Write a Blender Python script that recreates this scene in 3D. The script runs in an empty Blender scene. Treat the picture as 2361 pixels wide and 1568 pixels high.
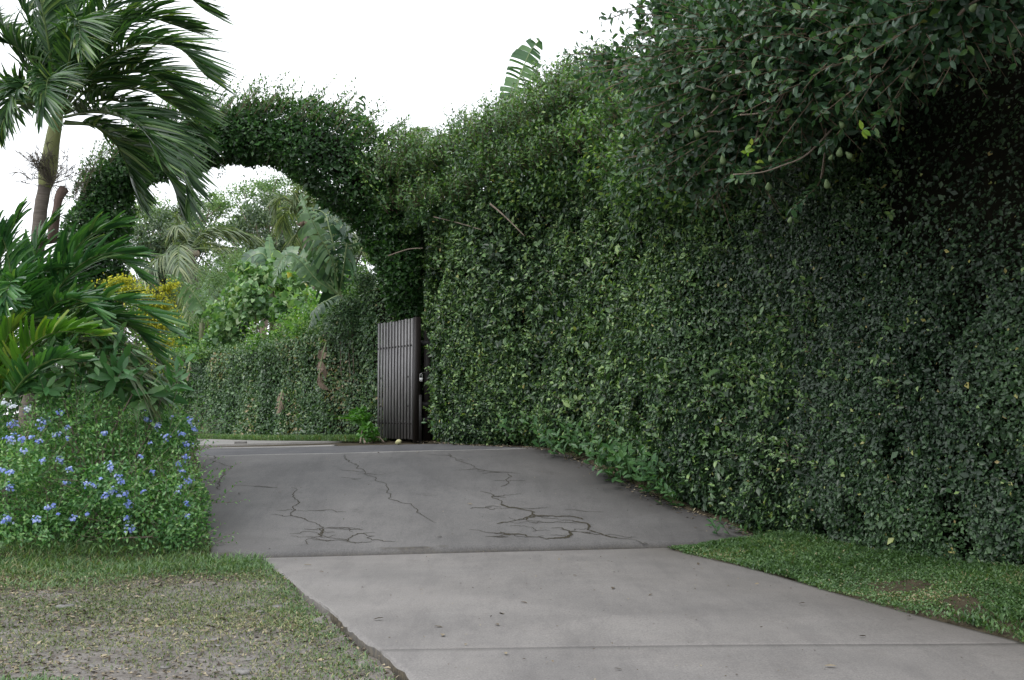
import bpy, math
import numpy as np

# ------------------------------------------------------------------ camera, sky, sun, exposure
sc = bpy.context.scene
EYE = 1.6
F_PX, CX, CY = 2850.0, 1180.5, 784.0          # measurements of the photograph (2361 x 1568 view)
PITCH = math.atan(173.0 / F_PX)
cam = bpy.data.cameras.new("camera")
cam_o = bpy.data.objects.new("camera", cam)
sc.collection.objects.link(cam_o)
cam.sensor_width = 36.0
cam.lens = 36.0 * F_PX / 2361.0
cam.clip_start, cam.clip_end = 0.1, 3000.0
cam_o.location = (0, 0, EYE)
cam_o.rotation_euler = (math.pi / 2 + PITCH, 0, 0)
sc.camera = cam_o

SUN_EL, SUN_AZ = math.radians(58), math.radians(-125)   # azimuth clockwise from +Y
world = bpy.data.worlds.new("World")
sc.world = world
world.use_nodes = True
wn, wl = world.node_tree.nodes, world.node_tree.links
wn.clear()
sky = wn.new("ShaderNodeTexSky"); sky.sky_type = 'NISHITA'; sky.sun_disc = False
sky.sun_elevation = SUN_EL; sky.sun_rotation = SUN_AZ
sky.dust_density = 4.0; sky.air_density = 1.0; sky.ozone_density = 1.0
tc = wn.new("ShaderNodeTexCoord")
cn = wn.new("ShaderNodeTexNoise"); cn.inputs["Scale"].default_value = 2.2; cn.inputs["Detail"].default_value = 5
wl.new(tc.outputs["Generated"], cn.inputs["Vector"])
cr = wn.new("ShaderNodeValToRGB")
cr.color_ramp.elements[0].position = 0.3; cr.color_ramp.elements[0].color = (12.8, 13.3, 14.0, 1)
cr.color_ramp.elements[1].position = 0.75; cr.color_ramp.elements[1].color = (15.2, 15.5, 15.9, 1)
wl.new(cn.outputs["Fac"], cr.inputs["Fac"])
mx = wn.new("ShaderNodeMix"); mx.data_type = 'RGBA'; mx.inputs["Factor"].default_value = 0.88   # closed cloud deck over the clear sky
wl.new(sky.outputs["Color"], mx.inputs["A"]); wl.new(cr.outputs["Color"], mx.inputs["B"])
bg = wn.new("ShaderNodeBackground"); bg.inputs["Strength"].default_value = 0.10
wo = wn.new("ShaderNodeOutputWorld")
wl.new(mx.outputs["Result"], bg.inputs["Color"]); wl.new(bg.outputs["Background"], wo.inputs["Surface"])

sun = bpy.data.lights.new("sun", 'SUN'); sun.energy = 1.2; sun.angle = math.radians(25); sun.color = (1.0, 0.97, 0.93)
sun_o = bpy.data.objects.new("sun", sun); sc.collection.objects.link(sun_o)
sun_o.rotation_euler = (math.pi / 2 - SUN_EL, 0, -SUN_AZ + math.pi)
sun_o.location = (0, 0, 60)

sc.view_settings.view_transform = 'Standard'; sc.view_settings.look = 'None'
sc.view_settings.exposure = 0.4; sc.view_settings.gamma = 1.0
sc.view_settings.use_curve_mapping = False
sc.render.engine = 'CYCLES'
sc.cycles.max_bounces = 6; sc.cycles.diffuse_bounces = 3; sc.cycles.glossy_bounces = 2
sc.cycles.transmission_bounces = 4; sc.cycles.transparent_max_bounces = 4
sc.cycles.use_denoising = True
sc.cycles.caustics_reflective = False; sc.cycles.caustics_refractive = False

# ------------------------------------------------------------------ maths helpers
rng = np.random.default_rng(11)
UP = np.array([0, 0, 1.0])
A = np.array
def nrm(v):
    v = np.asarray(v, float)
    return v / np.maximum(np.linalg.norm(v, axis=-1, keepdims=True), 1e-9)
_cp, _sp = math.cos(PITCH), math.sin(PITCH)
def ray(u, v):
    x, y, z = u - CX, F_PX, -(v - CY)
    d = A([x, y * _cp - z * _sp, y * _sp + z * _cp])
    return d / d[1]
def at(u, v, D):
    """a measured point of the photograph at its distance D (metres)"""
    return A([0, 0, EYE]) + ray(u, v) * D
def ats(pts, D=None):
    return A([at(p[0], p[1], p[2] if D is None else D) for p in pts])
def ground_px(u, v, z=0.0):
    r = ray(u, v); return A([0, 0, EYE]) + r * ((z - EYE) / r[2])
# terrain height: flat forecourt, ramp, level road beyond the arch
TK = [-300, -0.02, 0.06, 0.3, 5.3, 6.2, 8.6, 11, 20, 45, 600]
ZK = [0.0, 0.0, 0.06, 0.10, 0.90, 0.985, 1.055, 1.06, 1.03, 0.8, 0.8]
def tcoord(x, y): return y - 14.68 - 0.23 * np.clip(x, -9, 6)
def H(x, y):
    t = tcoord(x, y)
    k = np.clip(t / 6.0, 0, 1)
    return np.interp(t, TK, ZK) + 0.018 * k * (np.clip(x, -6, 3) + 3)
def on_H(u, v):
    r = ray(u, v); Ds = np.linspace(5, 60, 5500)
    P = A([0, 0, EYE]) + r[None] * Ds[:, None]
    k = np.argmax(P[:, 2] < H(P[:, 0], P[:, 1]))
    return P[k]
def waves(P, freq, seed, n=9):
    r = np.random.default_rng(seed)
    K = nrm(r.normal(size=(n, 3))) * freq * r.uniform(.55, 1.6, (n, 1)); ph = r.uniform(0, 6.28, n)
    return np.sin(P @ K.T + ph).sum(1) / math.sqrt(n) * 1.2
def smooth(a, b, x):
    t = np.clip((x - a) / (b - a), 0, 1); return t * t * (3 - 2 * t)
def spline(pts, n):
    P = np.asarray(pts, float)
    if len(P) == 2: return P[0] + (P[1] - P[0]) * np.linspace(0, 1, n)[:, None]
    Q = np.vstack([2 * P[0] - P[1], P, 2 * P[-1] - P[-2]])
    t = np.linspace(0, len(P) - 1 - 1e-6, n); i = t.astype(int); f = (t - i)[:, None]
    a, b, c, d = Q[i], Q[i + 1], Q[i + 2], Q[i + 3]
    R = .5 * ((2 * b) + (c - a) * f + (2 * a - 5 * b + 4 * c - d) * f * f + (3 * b - a - 3 * c + d) * f ** 3)
    s = np.r_[0, np.cumsum(np.linalg.norm(np.diff(R, axis=0), axis=1))]
    q = np.linspace(0, s[-1], n)
    return np.stack([np.interp(q, s, R[:, k]) for k in range(R.shape[1])], 1)

# ------------------------------------------------------------------ object helpers
COL = sc.collection
def link(o, parent=None):
    COL.objects.link(o)
    if parent is not None: o.parent = parent
    return o
def tag(o, label=None, cat=None, group=None, kind=None):
    if label: o["label"] = label
    if cat: o["category"] = cat
    if group: o["group"] = group
    if kind: o["kind"] = kind
    return o
def thing(name, label, cat, loc, group=None):
    o = bpy.data.objects.new(name, None); COL.objects.link(o)
    o.empty_display_size = .2; o.location = tuple(float(c) for c in loc)
    return tag(o, label, cat, group)
def wloc(o):
    l = A([0, 0, 0.])
    while o is not None: l = l + A(o.location); o = o.parent
    return l
def make_mesh(name, V, Fc, mat, attrs=None, smooth_shade=False):
    V = np.asarray(V, np.float32); Fc = np.asarray(Fc, np.int32)
    me = bpy.data.meshes.new(name); k = Fc.shape[1]
    me.vertices.add(len(V)); me.vertices.foreach_set("co", V.ravel())
    me.loops.add(Fc.size); me.loops.foreach_set("vertex_index", Fc.ravel())
    me.polygons.add(len(Fc)); me.polygons.foreach_set("loop_start", np.arange(0, Fc.size, k, dtype=np.int32))
    me.update(calc_edges=True)
    for an, av in (attrs or {}).items():
        at_ = me.attributes.new(an, 'FLOAT', 'POINT'); at_.data.foreach_set("value", np.asarray(av, np.float32))
    if smooth_shade: me.polygons.foreach_set("use_smooth", np.ones(len(Fc), bool))
    me.materials.append(mat)
    return me
def obj(name, V, Fc, mat, parent=None, origin=None, attrs=None, sm=False, kind=None):
    V = np.asarray(V, float)
    o0 = wloc(parent) if parent is not None else (A(origin) if origin is not None else A([0, 0, 0.]))
    o = bpy.data.objects.new(name, make_mesh(name, V - o0, Fc, mat, attrs, sm))
    link(o, parent)
    if parent is None: o.location = tuple(float(c) for c in o0)
    if kind: o["kind"] = kind
    return o
class Geo:
    def __init__(s): s.V, s.F, s.R, s.n = [], [], [], 0
    def add(s, V, Fc, R=0.5):
        V = np.asarray(V, float); Fc = np.asarray(Fc)
        if len(V) == 0: return s
        if Fc.shape[1] == 4: Fc = np.vstack([Fc[:, [0, 1, 2]], Fc[:, [0, 2, 3]]])
        s.V.append(V); s.F.append(Fc + s.n); s.R.append(np.broadcast_to(np.asarray(R, float), (len(V),))); s.n += len(V)
        return s
    def build(s, name, mat, parent=None, origin=None, sm=False, kind=None):
        return obj(name, np.vstack(s.V), np.vstack(s.F), mat, parent, origin, {"rnd": np.concatenate(s.R)}, sm, kind)

# leaf shapes: x across, y along, z out of the blade
T4 = (A([[0, 0, 0], [.5, .45, .13], [0, 1, -.05], [-.5, .45, .13]]), A([[0, 1, 2], [0, 2, 3]]))
T7 = (A([[0, 0, 0], [.40, .26, .12], [.44, .60, .12], [0, 1, -.10], [-.44, .60, .12], [-.40, .26, .12], [0, .45, 0]]),
      A([[0, 1, 6], [1, 2, 6], [2, 3, 6], [6, 3, 4], [6, 4, 5], [6, 5, 0]]))
THEART = (A([[0, 0, 0], [.36, -.12, .05], [.56, .22, .1], [.36, .62, .06], [0, 1, -.12], [-.36, .62, .06], [-.56, .22, .1], [-.36, -.12, .05], [0, .4, 0]]),
          A([[0, 1, 8], [1, 2, 8], [2, 3, 8], [3, 4, 8], [4, 5, 8], [5, 6, 8], [6, 7, 8], [7, 0, 8]]))
TLANCE = (A([[0, 0, 0], [.3, .2, .08], [.5, .5, .08], [.3, .8, 0], [0, 1, -.12], [-.3, .8, 0], [-.5, .5, .08], [-.3, .2, .08], [0, .5, 0]]),
          A([[0, 1, 8], [1, 2, 8], [2, 3, 8], [3, 4, 8], [4, 5, 8], [5, 6, 8], [6, 7, 8], [7, 0, 8]]))
def leaves(P, N, U, L, asp, tpl, rnd):
    tv, tf = tpl; n, k = len(P), len(tv)
    U = nrm(U); S = nrm(np.cross(U, N)); N = np.cross(S, U)
    L = np.broadcast_to(np.asarray(L, float), (n,)); asp = np.broadcast_to(np.asarray(asp, float), (n,))
    cu = rng.uniform(.2, 2.2, n)
    V = P[:, None] + L[:, None, None] * (tv[None, :, 0, None] * (asp[:, None] * S)[:, None] + tv[None, :, 1, None] * U[:, None]
                                         + tv[None, :, 2, None] * (cu[:, None] * asp[:, None] * N)[:, None])
    Fc = tf[None] + (np.arange(n) * k)[:, None, None]
    return V.reshape(-1, 3), Fc.reshape(-1, 3), np.repeat(rnd, k)
def tube(path, r, sides=5, caps=True):
    P = np.asarray(path, float); n = len(P); r = np.broadcast_to(np.asarray(r, float), (n,))
    T = nrm(np.gradient(P, axis=0))
    ref = A([0.31, 0.23, 0.92]) if abs(T[:, 2]).mean() < .8 else A([0.95, .3, .1])
    S = nrm(np.cross(T, ref)); B = np.cross(S, T)
    a = np.arange(sides) / sides * 2 * math.pi
    V = P[:, None] + r[:, None, None] * (np.cos(a)[None, :, None] * S[:, None] + np.sin(a)[None, :, None] * B[:, None])
    i = np.arange(n - 1)[:, None] * sides; j = np.arange(sides)[None]; j2 = (j + 1) % sides
    Q = np.stack([i + j, i + j2, i + sides + j2, i + sides + j], -1).reshape(-1, 4)
    Fc = np.vstack([Q[:, [0, 1, 2]], Q[:, [0, 2, 3]]]); V = V.reshape(-1, 3)
    if caps:
        V = np.vstack([V, P[:1], P[-1:]]); m = n * sides; j = np.arange(sides); j2 = (j + 1) % sides
        Fc = np.vstack([Fc, np.stack([j2, j, np.full(sides, m)], 1), np.stack([m - sides + j, m - sides + j2, np.full(sides, m + 1)], 1)])
    return V, Fc
def twigs(P0, P1, P2, r):
    """many three-sided twigs at once, bent through three points"""
    n = len(P0); r = np.broadcast_to(np.asarray(r, float), (n,))
    T = nrm(P2 - P0); S = nrm(np.cross(T, A([.3, .2, .93]))); B = np.cross(S, T)
    a = np.arange(3) * 2 * math.pi / 3
    ring = np.cos(a)[None, :, None] * S[:, None] + np.sin(a)[None, :, None] * B[:, None]
    V = np.stack([P0[:, None] + ring * r[:, None, None], P1[:, None] + ring * r[:, None, None] * .75, P2[:, None] + ring * r[:, None, None] * .3], 1).reshape(-1, 3)
    q = []
    for k in range(2):
        for j in range(3):
            j2 = (j + 1) % 3; q += [[k * 3 + j, k * 3 + j2, k * 3 + 3 + j2], [k * 3 + j, k * 3 + 3 + j2, k * 3 + 3 + j]]
    return V, (A(q)[None] + (np.arange(n) * 9)[:, None, None]).reshape(-1, 3)
def shoots(gl, gt, P0, D0, ln, nl, ls, bend, asp=.5, tpl=T4, rmul=1.0, roff=0.0, tr=.004):
    """leafy shoots: twigs into gt, leaves into gl"""
    n = len(P0); ln = np.broadcast_to(ln, (n,))[:, None]; D0 = nrm(D0); bend = np.broadcast_to(bend, (n, 3))
    f = lambda t: P0 + D0 * ln * t + bend * ln * t * t
    V, Fc = twigs(f(0), f(.5), f(1.0), tr); gt.add(V, Fc, .5)
    sh = rng.uniform(0, 1, n)
    for i in range(nl):
        t = (i + .7) / nl; p = f(t); T = nrm(D0 + 2 * bend * t)
        a = i * 2.4 + rng.uniform(-.5, .5, n); S = nrm(np.cross(T, A([.2, .5, .85]))); B = np.cross(S, T)
        side = np.cos(a)[:, None] * S + np.sin(a)[:, None] * B
        U = nrm(side * .9 + T * .7); N = nrm(T * .8 - side * .3 + UP * .6 + rng.normal(0, .3, (n, 3)))
        L = ls * rng.uniform(.7, 1.2, n) * (1.0 - .35 * max(0, t - .6) / .4)
        gl.add(*leaves(p, N, U, L, asp, tpl, np.clip(rmul * (.35 * sh + .65 * rng.uniform(0, 1, n)) + roff + .12 * (t - .5), 0, .955)))
def ball_points(n):
    return nrm(rng.normal(size=(n, 3)))
def ell_leaves(g, c, r, n, ls, asp=.5, tpl=T4, lump=.18, deep=.3, up=.5, rlo=0., rhi=1., seed=1, keep=-9, outw=.9, pmin=-1.2):
    """leaves through the outer layers of a lumpy mound"""
    d = ball_points(n); d = d[d[:, 2] > pmin]
    c = A(c, ); r = A(r, )
    f = 1 + lump * waves(d * r * 2.2 + c, 1.6, seed) * .6 + lump * .5 * waves(d * r * 2.2 + c, 4.5, seed + 5) * .6
    dep = np.abs(rng.normal(0, deep, len(d))); rad = f * (.93 - np.clip(dep, 0, .8))
    P = c + d * r * rad[:, None]
    if keep > -9:
        m = waves(P, 3.2, seed + 9) > keep; P, d = P[m], d[m]
    k = len(P); N = nrm(d / r); Nn = nrm(N * outw + UP * up + rng.normal(0, .5, (k, 3)))
    U = nrm(rng.normal(0, 1, (k, 3)) + N * .5 - UP * .2)
    R = np.clip(rlo + (rhi - rlo) * rng.uniform(0, 1, k) ** 1.35 * .97 + .13 * waves(P, 2.5, seed + 3), 0, .955)
    R = np.where(rng.uniform(0, 1, k) < .008, rng.uniform(.96, 1, k), R)
    g.add(*leaves(P, Nn, U, ls * rng.uniform(.65, 1.25, k), asp, tpl, R))
def lathe(prof, sides=8):
    P = A(prof, ); a = np.arange(sides) / sides * 2 * math.pi; n = len(P)
    V = np.stack([P[:, 0, None] * np.cos(a), P[:, 0, None] * np.sin(a), np.repeat(P[:, 1, None], sides, 1)], -1).reshape(-1, 3)
    i = np.arange(n - 1)[:, None] * sides; j = np.arange(sides)[None]; j2 = (j + 1) % sides
    Q = np.stack([i + j, i + j2, i + sides + j2, i + sides + j], -1).reshape(-1, 4)
    return V, np.vstack([Q[:, [0, 1, 2]], Q[:, [0, 2, 3]]])
def box(c, ax, ay, az, bev=0.0):
    """box from centre and three half-axis vectors, with chamfered long edges when bev > 0"""
    c, ax, ay, az = map(lambda v: np.asarray(v, float), (c, ax, ay, az))
    lx, ly = np.linalg.norm(ax), np.linalg.norm(ay); b = min(bev, .4 * min(lx, ly))
    if b > 0:
        fx, fy = 1 - b / lx, 1 - b / ly
        ring = [(1, -fy), (1, fy), (fx, 1), (-fx, 1), (-1, fy), (-1, -fy), (-fx, -1), (fx, -1)]
    else: ring = [(1, -1), (1, 1), (-1, 1), (-1, -1)]
    m = len(ring); V = [c + ax * a + ay * bb + az * z for z in (-1, 1) for a, bb in ring]
    Fc = []
    for j in range(m):
        j2 = (j + 1) % m; Fc += [[j, j2, m + j2], [j, m + j2, m + j]]
    for j in range(1, m - 1): Fc += [[0, j + 1, j], [m, m + j, m + j + 1]]
    return A(V), A(Fc)

# ------------------------------------------------------------------ materials
def new_mat(name):
    m = bpy.data.materials.new(name); m.use_nodes = True; nt = m.node_tree; nt.nodes.clear()
    out = nt.nodes.new("ShaderNodeOutputMaterial"); return m, nt, out
def ramp(nt, stops, src):
    r = nt.nodes.new("ShaderNodeValToRGB"); e = r.color_ramp.elements
    while len(e) < len(stops): e.new(.5)
    for k, (p, c) in enumerate(stops): e[k].position = p; e[k].color = (*c, 1)
    nt.links.new(src, r.inputs["Fac"]); return r.outputs["Color"]
def leaf_mat(name, stops, rough=.42, trans=.22, spec=.5, tint=(1.5, 1.7, .6)):
    m, nt, out = new_mat(name)
    a = nt.nodes.new("ShaderNodeAttribute"); a.attribute_name = "rnd"
    col = ramp(nt, stops, a.outputs["Fac"])
    p = nt.nodes.new("ShaderNodeBsdfPrincipled"); p.inputs["Roughness"].default_value = rough
    p.inputs["Specular IOR Level"].default_value = spec
    nt.links.new(col, p.inputs["Base Color"])
    if trans > 0:
        t = nt.nodes.new("ShaderNodeBsdfTranslucent")
        mu = nt.nodes.new("ShaderNodeMix"); mu.data_type = 'RGBA'; mu.blend_type = 'MULTIPLY'; mu.inputs["Factor"].default_value = 1
        nt.links.new(col, mu.inputs["A"]); mu.inputs["B"].default_value = (*tint, 1)
        nt.links.new(mu.outputs["Result"], t.inputs["Color"])
        ms = nt.nodes.new("ShaderNodeMixShader"); ms.inputs["Fac"].default_value = trans
        nt.links.new(p.outputs[0], ms.inputs[1]); nt.links.new(t.outputs[0], ms.inputs[2])
        nt.links.new(ms.outputs[0], out.inputs["Surface"])
    else: nt.links.new(p.outputs[0], out.inputs["Surface"])
    return m
def noise_mat(name, stops, scale=8, detail=6, rough=.8, bump=0.0, bscale=40, stretch=(1, 1, 1), spec=.3, attr=None, attr_col=None):
    m, nt, out = new_mat(name); N = nt.nodes; Lk = nt.links
    tcn = N.new("ShaderNodeTexCoord"); mp = N.new("ShaderNodeMapping"); mp.inputs["Scale"].default_value = stretch
    Lk.new(tcn.outputs["Object"], mp.inputs["Vector"])
    n1 = N.new("ShaderNodeTexNoise"); n1.inputs["Scale"].default_value = scale; n1.inputs["Detail"].default_value = detail; n1.inputs["Roughness"].default_value = .65
    Lk.new(mp.outputs[0], n1.inputs["Vector"])
    col = ramp(nt, stops, n1.outputs["Fac"])
    p = N.new("ShaderNodeBsdfPrincipled"); p.inputs["Roughness"].default_value = rough; p.inputs["Specular IOR Level"].default_value = spec
    if attr:
        a = N.new("ShaderNodeAttribute"); a.attribute_name = attr
        mm = N.new("ShaderNodeMix"); mm.data_type = 'RGBA'; Lk.new(a.outputs["Fac"], mm.inputs["Factor"])
        Lk.new(col, mm.inputs["A"]); mm.inputs["B"].default_value = (*attr_col, 1); col = mm.outputs["Result"]
    Lk.new(col, p.inputs["Base Color"])
    if bump > 0:
        n2 = N.new("ShaderNodeTexNoise"); n2.inputs["Scale"].default_value = bscale; n2.inputs["Detail"].default_value = 4
        Lk.new(mp.outputs[0], n2.inputs["Vector"])
        b = N.new("ShaderNodeBump"); b.inputs["Strength"].default_value = bump; b.inputs["Distance"].default_value = .01
        Lk.new(n2.outputs["Fac"], b.inputs["Height"]); Lk.new(b.outputs[0], p.inputs["Normal"])
    Lk.new(p.outputs[0], out.inputs["Surface"]); return m

M = {}
M['fig'] = leaf_mat("fig_leaf", [(0, (.018, .043, .020)), (.45, (.070, .138, .058)), (.84, (.155, .265, .10)), (.955, (.27, .40, .14)), (.985, (.40, .38, .12)), (1, (.52, .40, .19))], rough=.36)
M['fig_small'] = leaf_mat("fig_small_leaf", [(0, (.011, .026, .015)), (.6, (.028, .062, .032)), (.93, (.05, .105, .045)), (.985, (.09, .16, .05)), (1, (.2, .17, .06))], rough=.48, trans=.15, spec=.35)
M['fig_top'] = leaf_mat("fig_top_leaf", [(0, (.030, .065, .033)), (.5, (.080, .165, .066)), (.85, (.16, .285, .09)), (.955, (.26, .39, .11)), (.985, (.40, .40, .10)), (1, (.45, .30, .08))], rough=.36, trans=.28)
M['fig_lime'] = leaf_mat("lime_leaf", [(0, (.2, .36, .06)), (1, (.36, .44, .08))], rough=.4, trans=.35)
M['fig_big'] = leaf_mat("fig_broad_leaf", [(0, (.022, .052, .030)), (.6, (.055, .12, .062)), (.9, (.09, .18, .08)), (.985, (.16, .26, .09)), (1, (.32, .28, .08))], rough=.34, trans=.28)
M['arch'] = leaf_mat("arch_leaf", [(0, (.016, .044, .016)), (.5, (.038, .105, .030)), (.86, (.08, .19, .045)), (.955, (.17, .31, .06)), (1, (.28, .32, .07))], rough=.4, trans=.26)
M['farhedge'] = leaf_mat("far_hedge_leaf", [(0, (.035, .080, .036)), (.5, (.085, .165, .075)), (.85, (.16, .27, .12)), (.985, (.28, .36, .17)), (1, (.34, .27, .15))], rough=.32)
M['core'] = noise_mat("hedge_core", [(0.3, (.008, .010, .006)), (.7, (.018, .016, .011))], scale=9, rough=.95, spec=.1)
M['twig'] = noise_mat("twig", [(0.3, (.10, .075, .05)), (.7, (.22, .17, .12))], scale=12, rough=.85)
M['branch'] = noise_mat("branch_bark", [(0.3, (.13, .10, .08)), (.7, (.30, .25, .20))], scale=14, rough=.85, bump=.3)
M['fruit'] = noise_mat("fig_fruit", [(0.3, (.075, .12, .05)), (.7, (.13, .18, .08))], scale=30, rough=.6)
M['fruit_pale'] = noise_mat("fallen_fruit", [(0.3, (.42, .42, .2)), (.7, (.55, .52, .3))], scale=30, rough=.6)
M['palm'] = leaf_mat("palm_leaflet", [(0, (.016, .05, .02)), (.6, (.042, .105, .034)), (.9, (.09, .18, .05)), (1, (.24, .30, .11))], rough=.36, trans=.22)
M['palm2'] = leaf_mat("low_palm_leaflet", [(0, (.020, .075, .026)), (.6, (.05, .15, .044)), (.92, (.10, .24, .065)), (1, (.2, .3, .1))], rough=.32, trans=.25)
M['palm_lime'] = leaf_mat("lime_palm_leaflet", [(0, (.06, .16, .02)), (.7, (.11, .25, .03)), (1, (.26, .32, .05))], rough=.36, trans=.3)
M['palm_olive'] = leaf_mat("olive_palm_leaflet", [(0, (.05, .085, .035)), (.7, (.10, .14, .06)), (1, (.2, .2, .1))], rough=.45, trans=.2)
M['rachis'] = noise_mat("rachis", [(0.3, (.06, .11, .03)), (.7, (.12, .17, .05))], scale=8, rough=.5)
M['crownshaft'] = noise_mat("crownshaft", [(0.3, (.30, .34, .13)), (.7, (.46, .48, .23))], scale=4, rough=.5, stretch=(2, 2, .4), bump=.15)
M['palmtrunk'] = noise_mat("palm_trunk", [(0.3, (.11, .095, .082)), (.7, (.25, .215, .185))], scale=5, rough=.9, stretch=(1, 1, 9), bump=.5, bscale=10)
M['sheath'] = noise_mat("dead_sheath", [(0.3, (.13, .085, .075)), (.7, (.21, .15, .13))], scale=6, rough=.8, stretch=(5, 5, .6))
M['dry'] = noise_mat("dry_fibre", [(0.3, (.13, .11, .09)), (.7, (.26, .23, .19))], scale=9, rough=.9)
M['coco'] = leaf_mat("coconut_leaflet", [(0, (.08, .12, .07)), (.6, (.15, .21, .11)), (1, (.30, .32, .17))], rough=.4, trans=.25)
M['bgtree'] = leaf_mat("tree_leaf", [(0, (.04, .07, .042)), (.5, (.075, .125, .07)), (1, (.15, .21, .10))], rough=.5, trans=.2)
M['bgtree2'] = leaf_mat("pale_tree_leaf", [(0, (.075, .14, .065)), (.5, (.145, .25, .095)), (1, (.27, .38, .15))], rough=.5, trans=.3)
M['banana'] = leaf_mat("banana_blade", [(0, (.022, .06, .032)), (.5, (.06, .135, .06)), (1, (.15, .26, .115))], rough=.36, trans=.16)
M['banana_grey'] = leaf_mat("banana_drooping_blade", [(0, (.06, .11, .075)), (1, (.12, .18, .12))], rough=.38, trans=.2)
M['bananarib'] = noise_mat("banana_midrib", [(0.3, (.16, .24, .10)), (.7, (.27, .34, .17))], scale=8, rough=.5)
M['bananastem'] = noise_mat("banana_stem", [(0.3, (.06, .07, .03)), (.6, (.14, .16, .08)), (.8, (.10, .06, .04))], scale=4, rough=.6, stretch=(3, 3, .5))
M['bananafruit'] = noise_mat("green_banana", [(0.3, (.10, .19, .06)), (.7, (.17, .28, .10))], scale=12, rough=.5)
M['deadleaf'] = noise_mat("dead_leaf", [(0.3, (.14, .10, .075)), (.7, (.33, .26, .2))], scale=9, rough=.85, stretch=(3, 3, .6))
M['heart'] = leaf_mat("heart_leaf", [(0, (.06, .14, .055)), (.4, (.13, .25, .095)), (.8, (.24, .38, .16)), (.955, (.42, .52, .34)), (.985, (.6, .52, .08)), (1, (.6, .45, .05))], rough=.34, trans=.25)
M['herb'] = leaf_mat("herb_leaf", [(0, (.06, .16, .04)), (.6, (.14, .29, .065)), (1, (.28, .42, .11))], rough=.42, trans=.32)
M['mist'] = leaf_mat("grey_green_leaf", [(0, (.07, .15, .055)), (1, (.19, .29, .12))], rough=.55, trans=.3)
M['weed'] = leaf_mat("weed_leaf", [(0, (.035, .10, .04)), (.6, (.07, .165, .06)), (1, (.13, .26, .09))], rough=.42, trans=.25)
M['broad'] = leaf_mat("broad_shrub_leaf", [(0, (.035, .11, .04)), (.6, (.085, .21, .075)), (1, (.18, .32, .13))], rough=.34, trans=.25)
M['strap'] = leaf_mat("strap_leaf", [(0, (.04, .14, .02)), (1, (.10, .26, .04))], rough=.4, trans=.25)
M['plumb'] = leaf_mat("plumbago_leaf", [(0, (.048, .14, .048)), (.4, (.12, .275, .095)), (.85, (.23, .42, .15)), (1, (.36, .51, .22))], rough=.38, trans=.33)
M['bloom'] = leaf_mat("blue_petal", [(0, (.17, .24, .66)), (.5, (.30, .39, .80)), (1, (.60, .68, .92))], rough=.6, trans=.3, spec=.2, tint=(1, 1, 1))
M['bloomw'] = leaf_mat("white_petal", [(0, (.6, .66, .75)), (1, (.8, .84, .88))], rough=.6, trans=.3, spec=.2, tint=(1, 1, 1))
M['yellow'] = leaf_mat("yellow_bloom", [(0, (.32, .38, .03)), (.5, (.56, .56, .03)), (1, (.76, .72, .06))], rough=.6, trans=.3, tint=(1, 1, 1))
M['grass'] = leaf_mat("lawn_blade", [(0, (.050, .102, .042)), (.5, (.095, .178, .070)), (.9, (.165, .27, .11)), (.97, (.28, .28, .14)), (1, (.36, .31, .2))], rough=.48, trans=.27)
M['grassdry'] = leaf_mat("forecourt_blade", [(0, (.06, .10, .03)), (.45, (.12, .165, .055)), (.75, (.22, .23, .10)), (1, (.44, .38, .24))], rough=.6, trans=.2)
M['litter'] = leaf_mat("leaf_litter", [(0, (.05, .04, .03)), (.5, (.15, .12, .08)), (.85, (.28, .235, .155)), (1, (.36, .31, .2))], rough=.8, trans=0)
M['stone'] = noise_mat("stone", [(0.3, (.12, .12, .115)), (.7, (.25, .24, .23))], scale=14, rough=.9, bump=.4)
M['wood'] = noise_mat("painted_slat", [(0.25, (.09, .086, .088)), (.5, (.165, .16, .163)), (.75, (.25, .245, .248))], scale=5, rough=.4, stretch=(6, 6, .5), bump=.15, spec=.5)
M['darkwood'] = noise_mat("dark_frame_paint", [(0.3, (.008, .006, .006)), (.7, (.018, .014, .013))], scale=6, rough=.5, stretch=(5, 5, .6))
M['iron'] = noise_mat("black_iron", [(0.3, (.012, .012, .013)), (.7, (.03, .028, .028))], scale=20, rough=.5)
M['steel'] = noise_mat("padlock_steel", [(0.3, (.42, .42, .43)), (.7, (.6, .6, .6))], scale=20, rough=.35)
M['wire'] = noise_mat("wire", [(0.3, (.3, .3, .31)), (.7, (.4, .4, .4))], scale=3, rough=.6)

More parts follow.
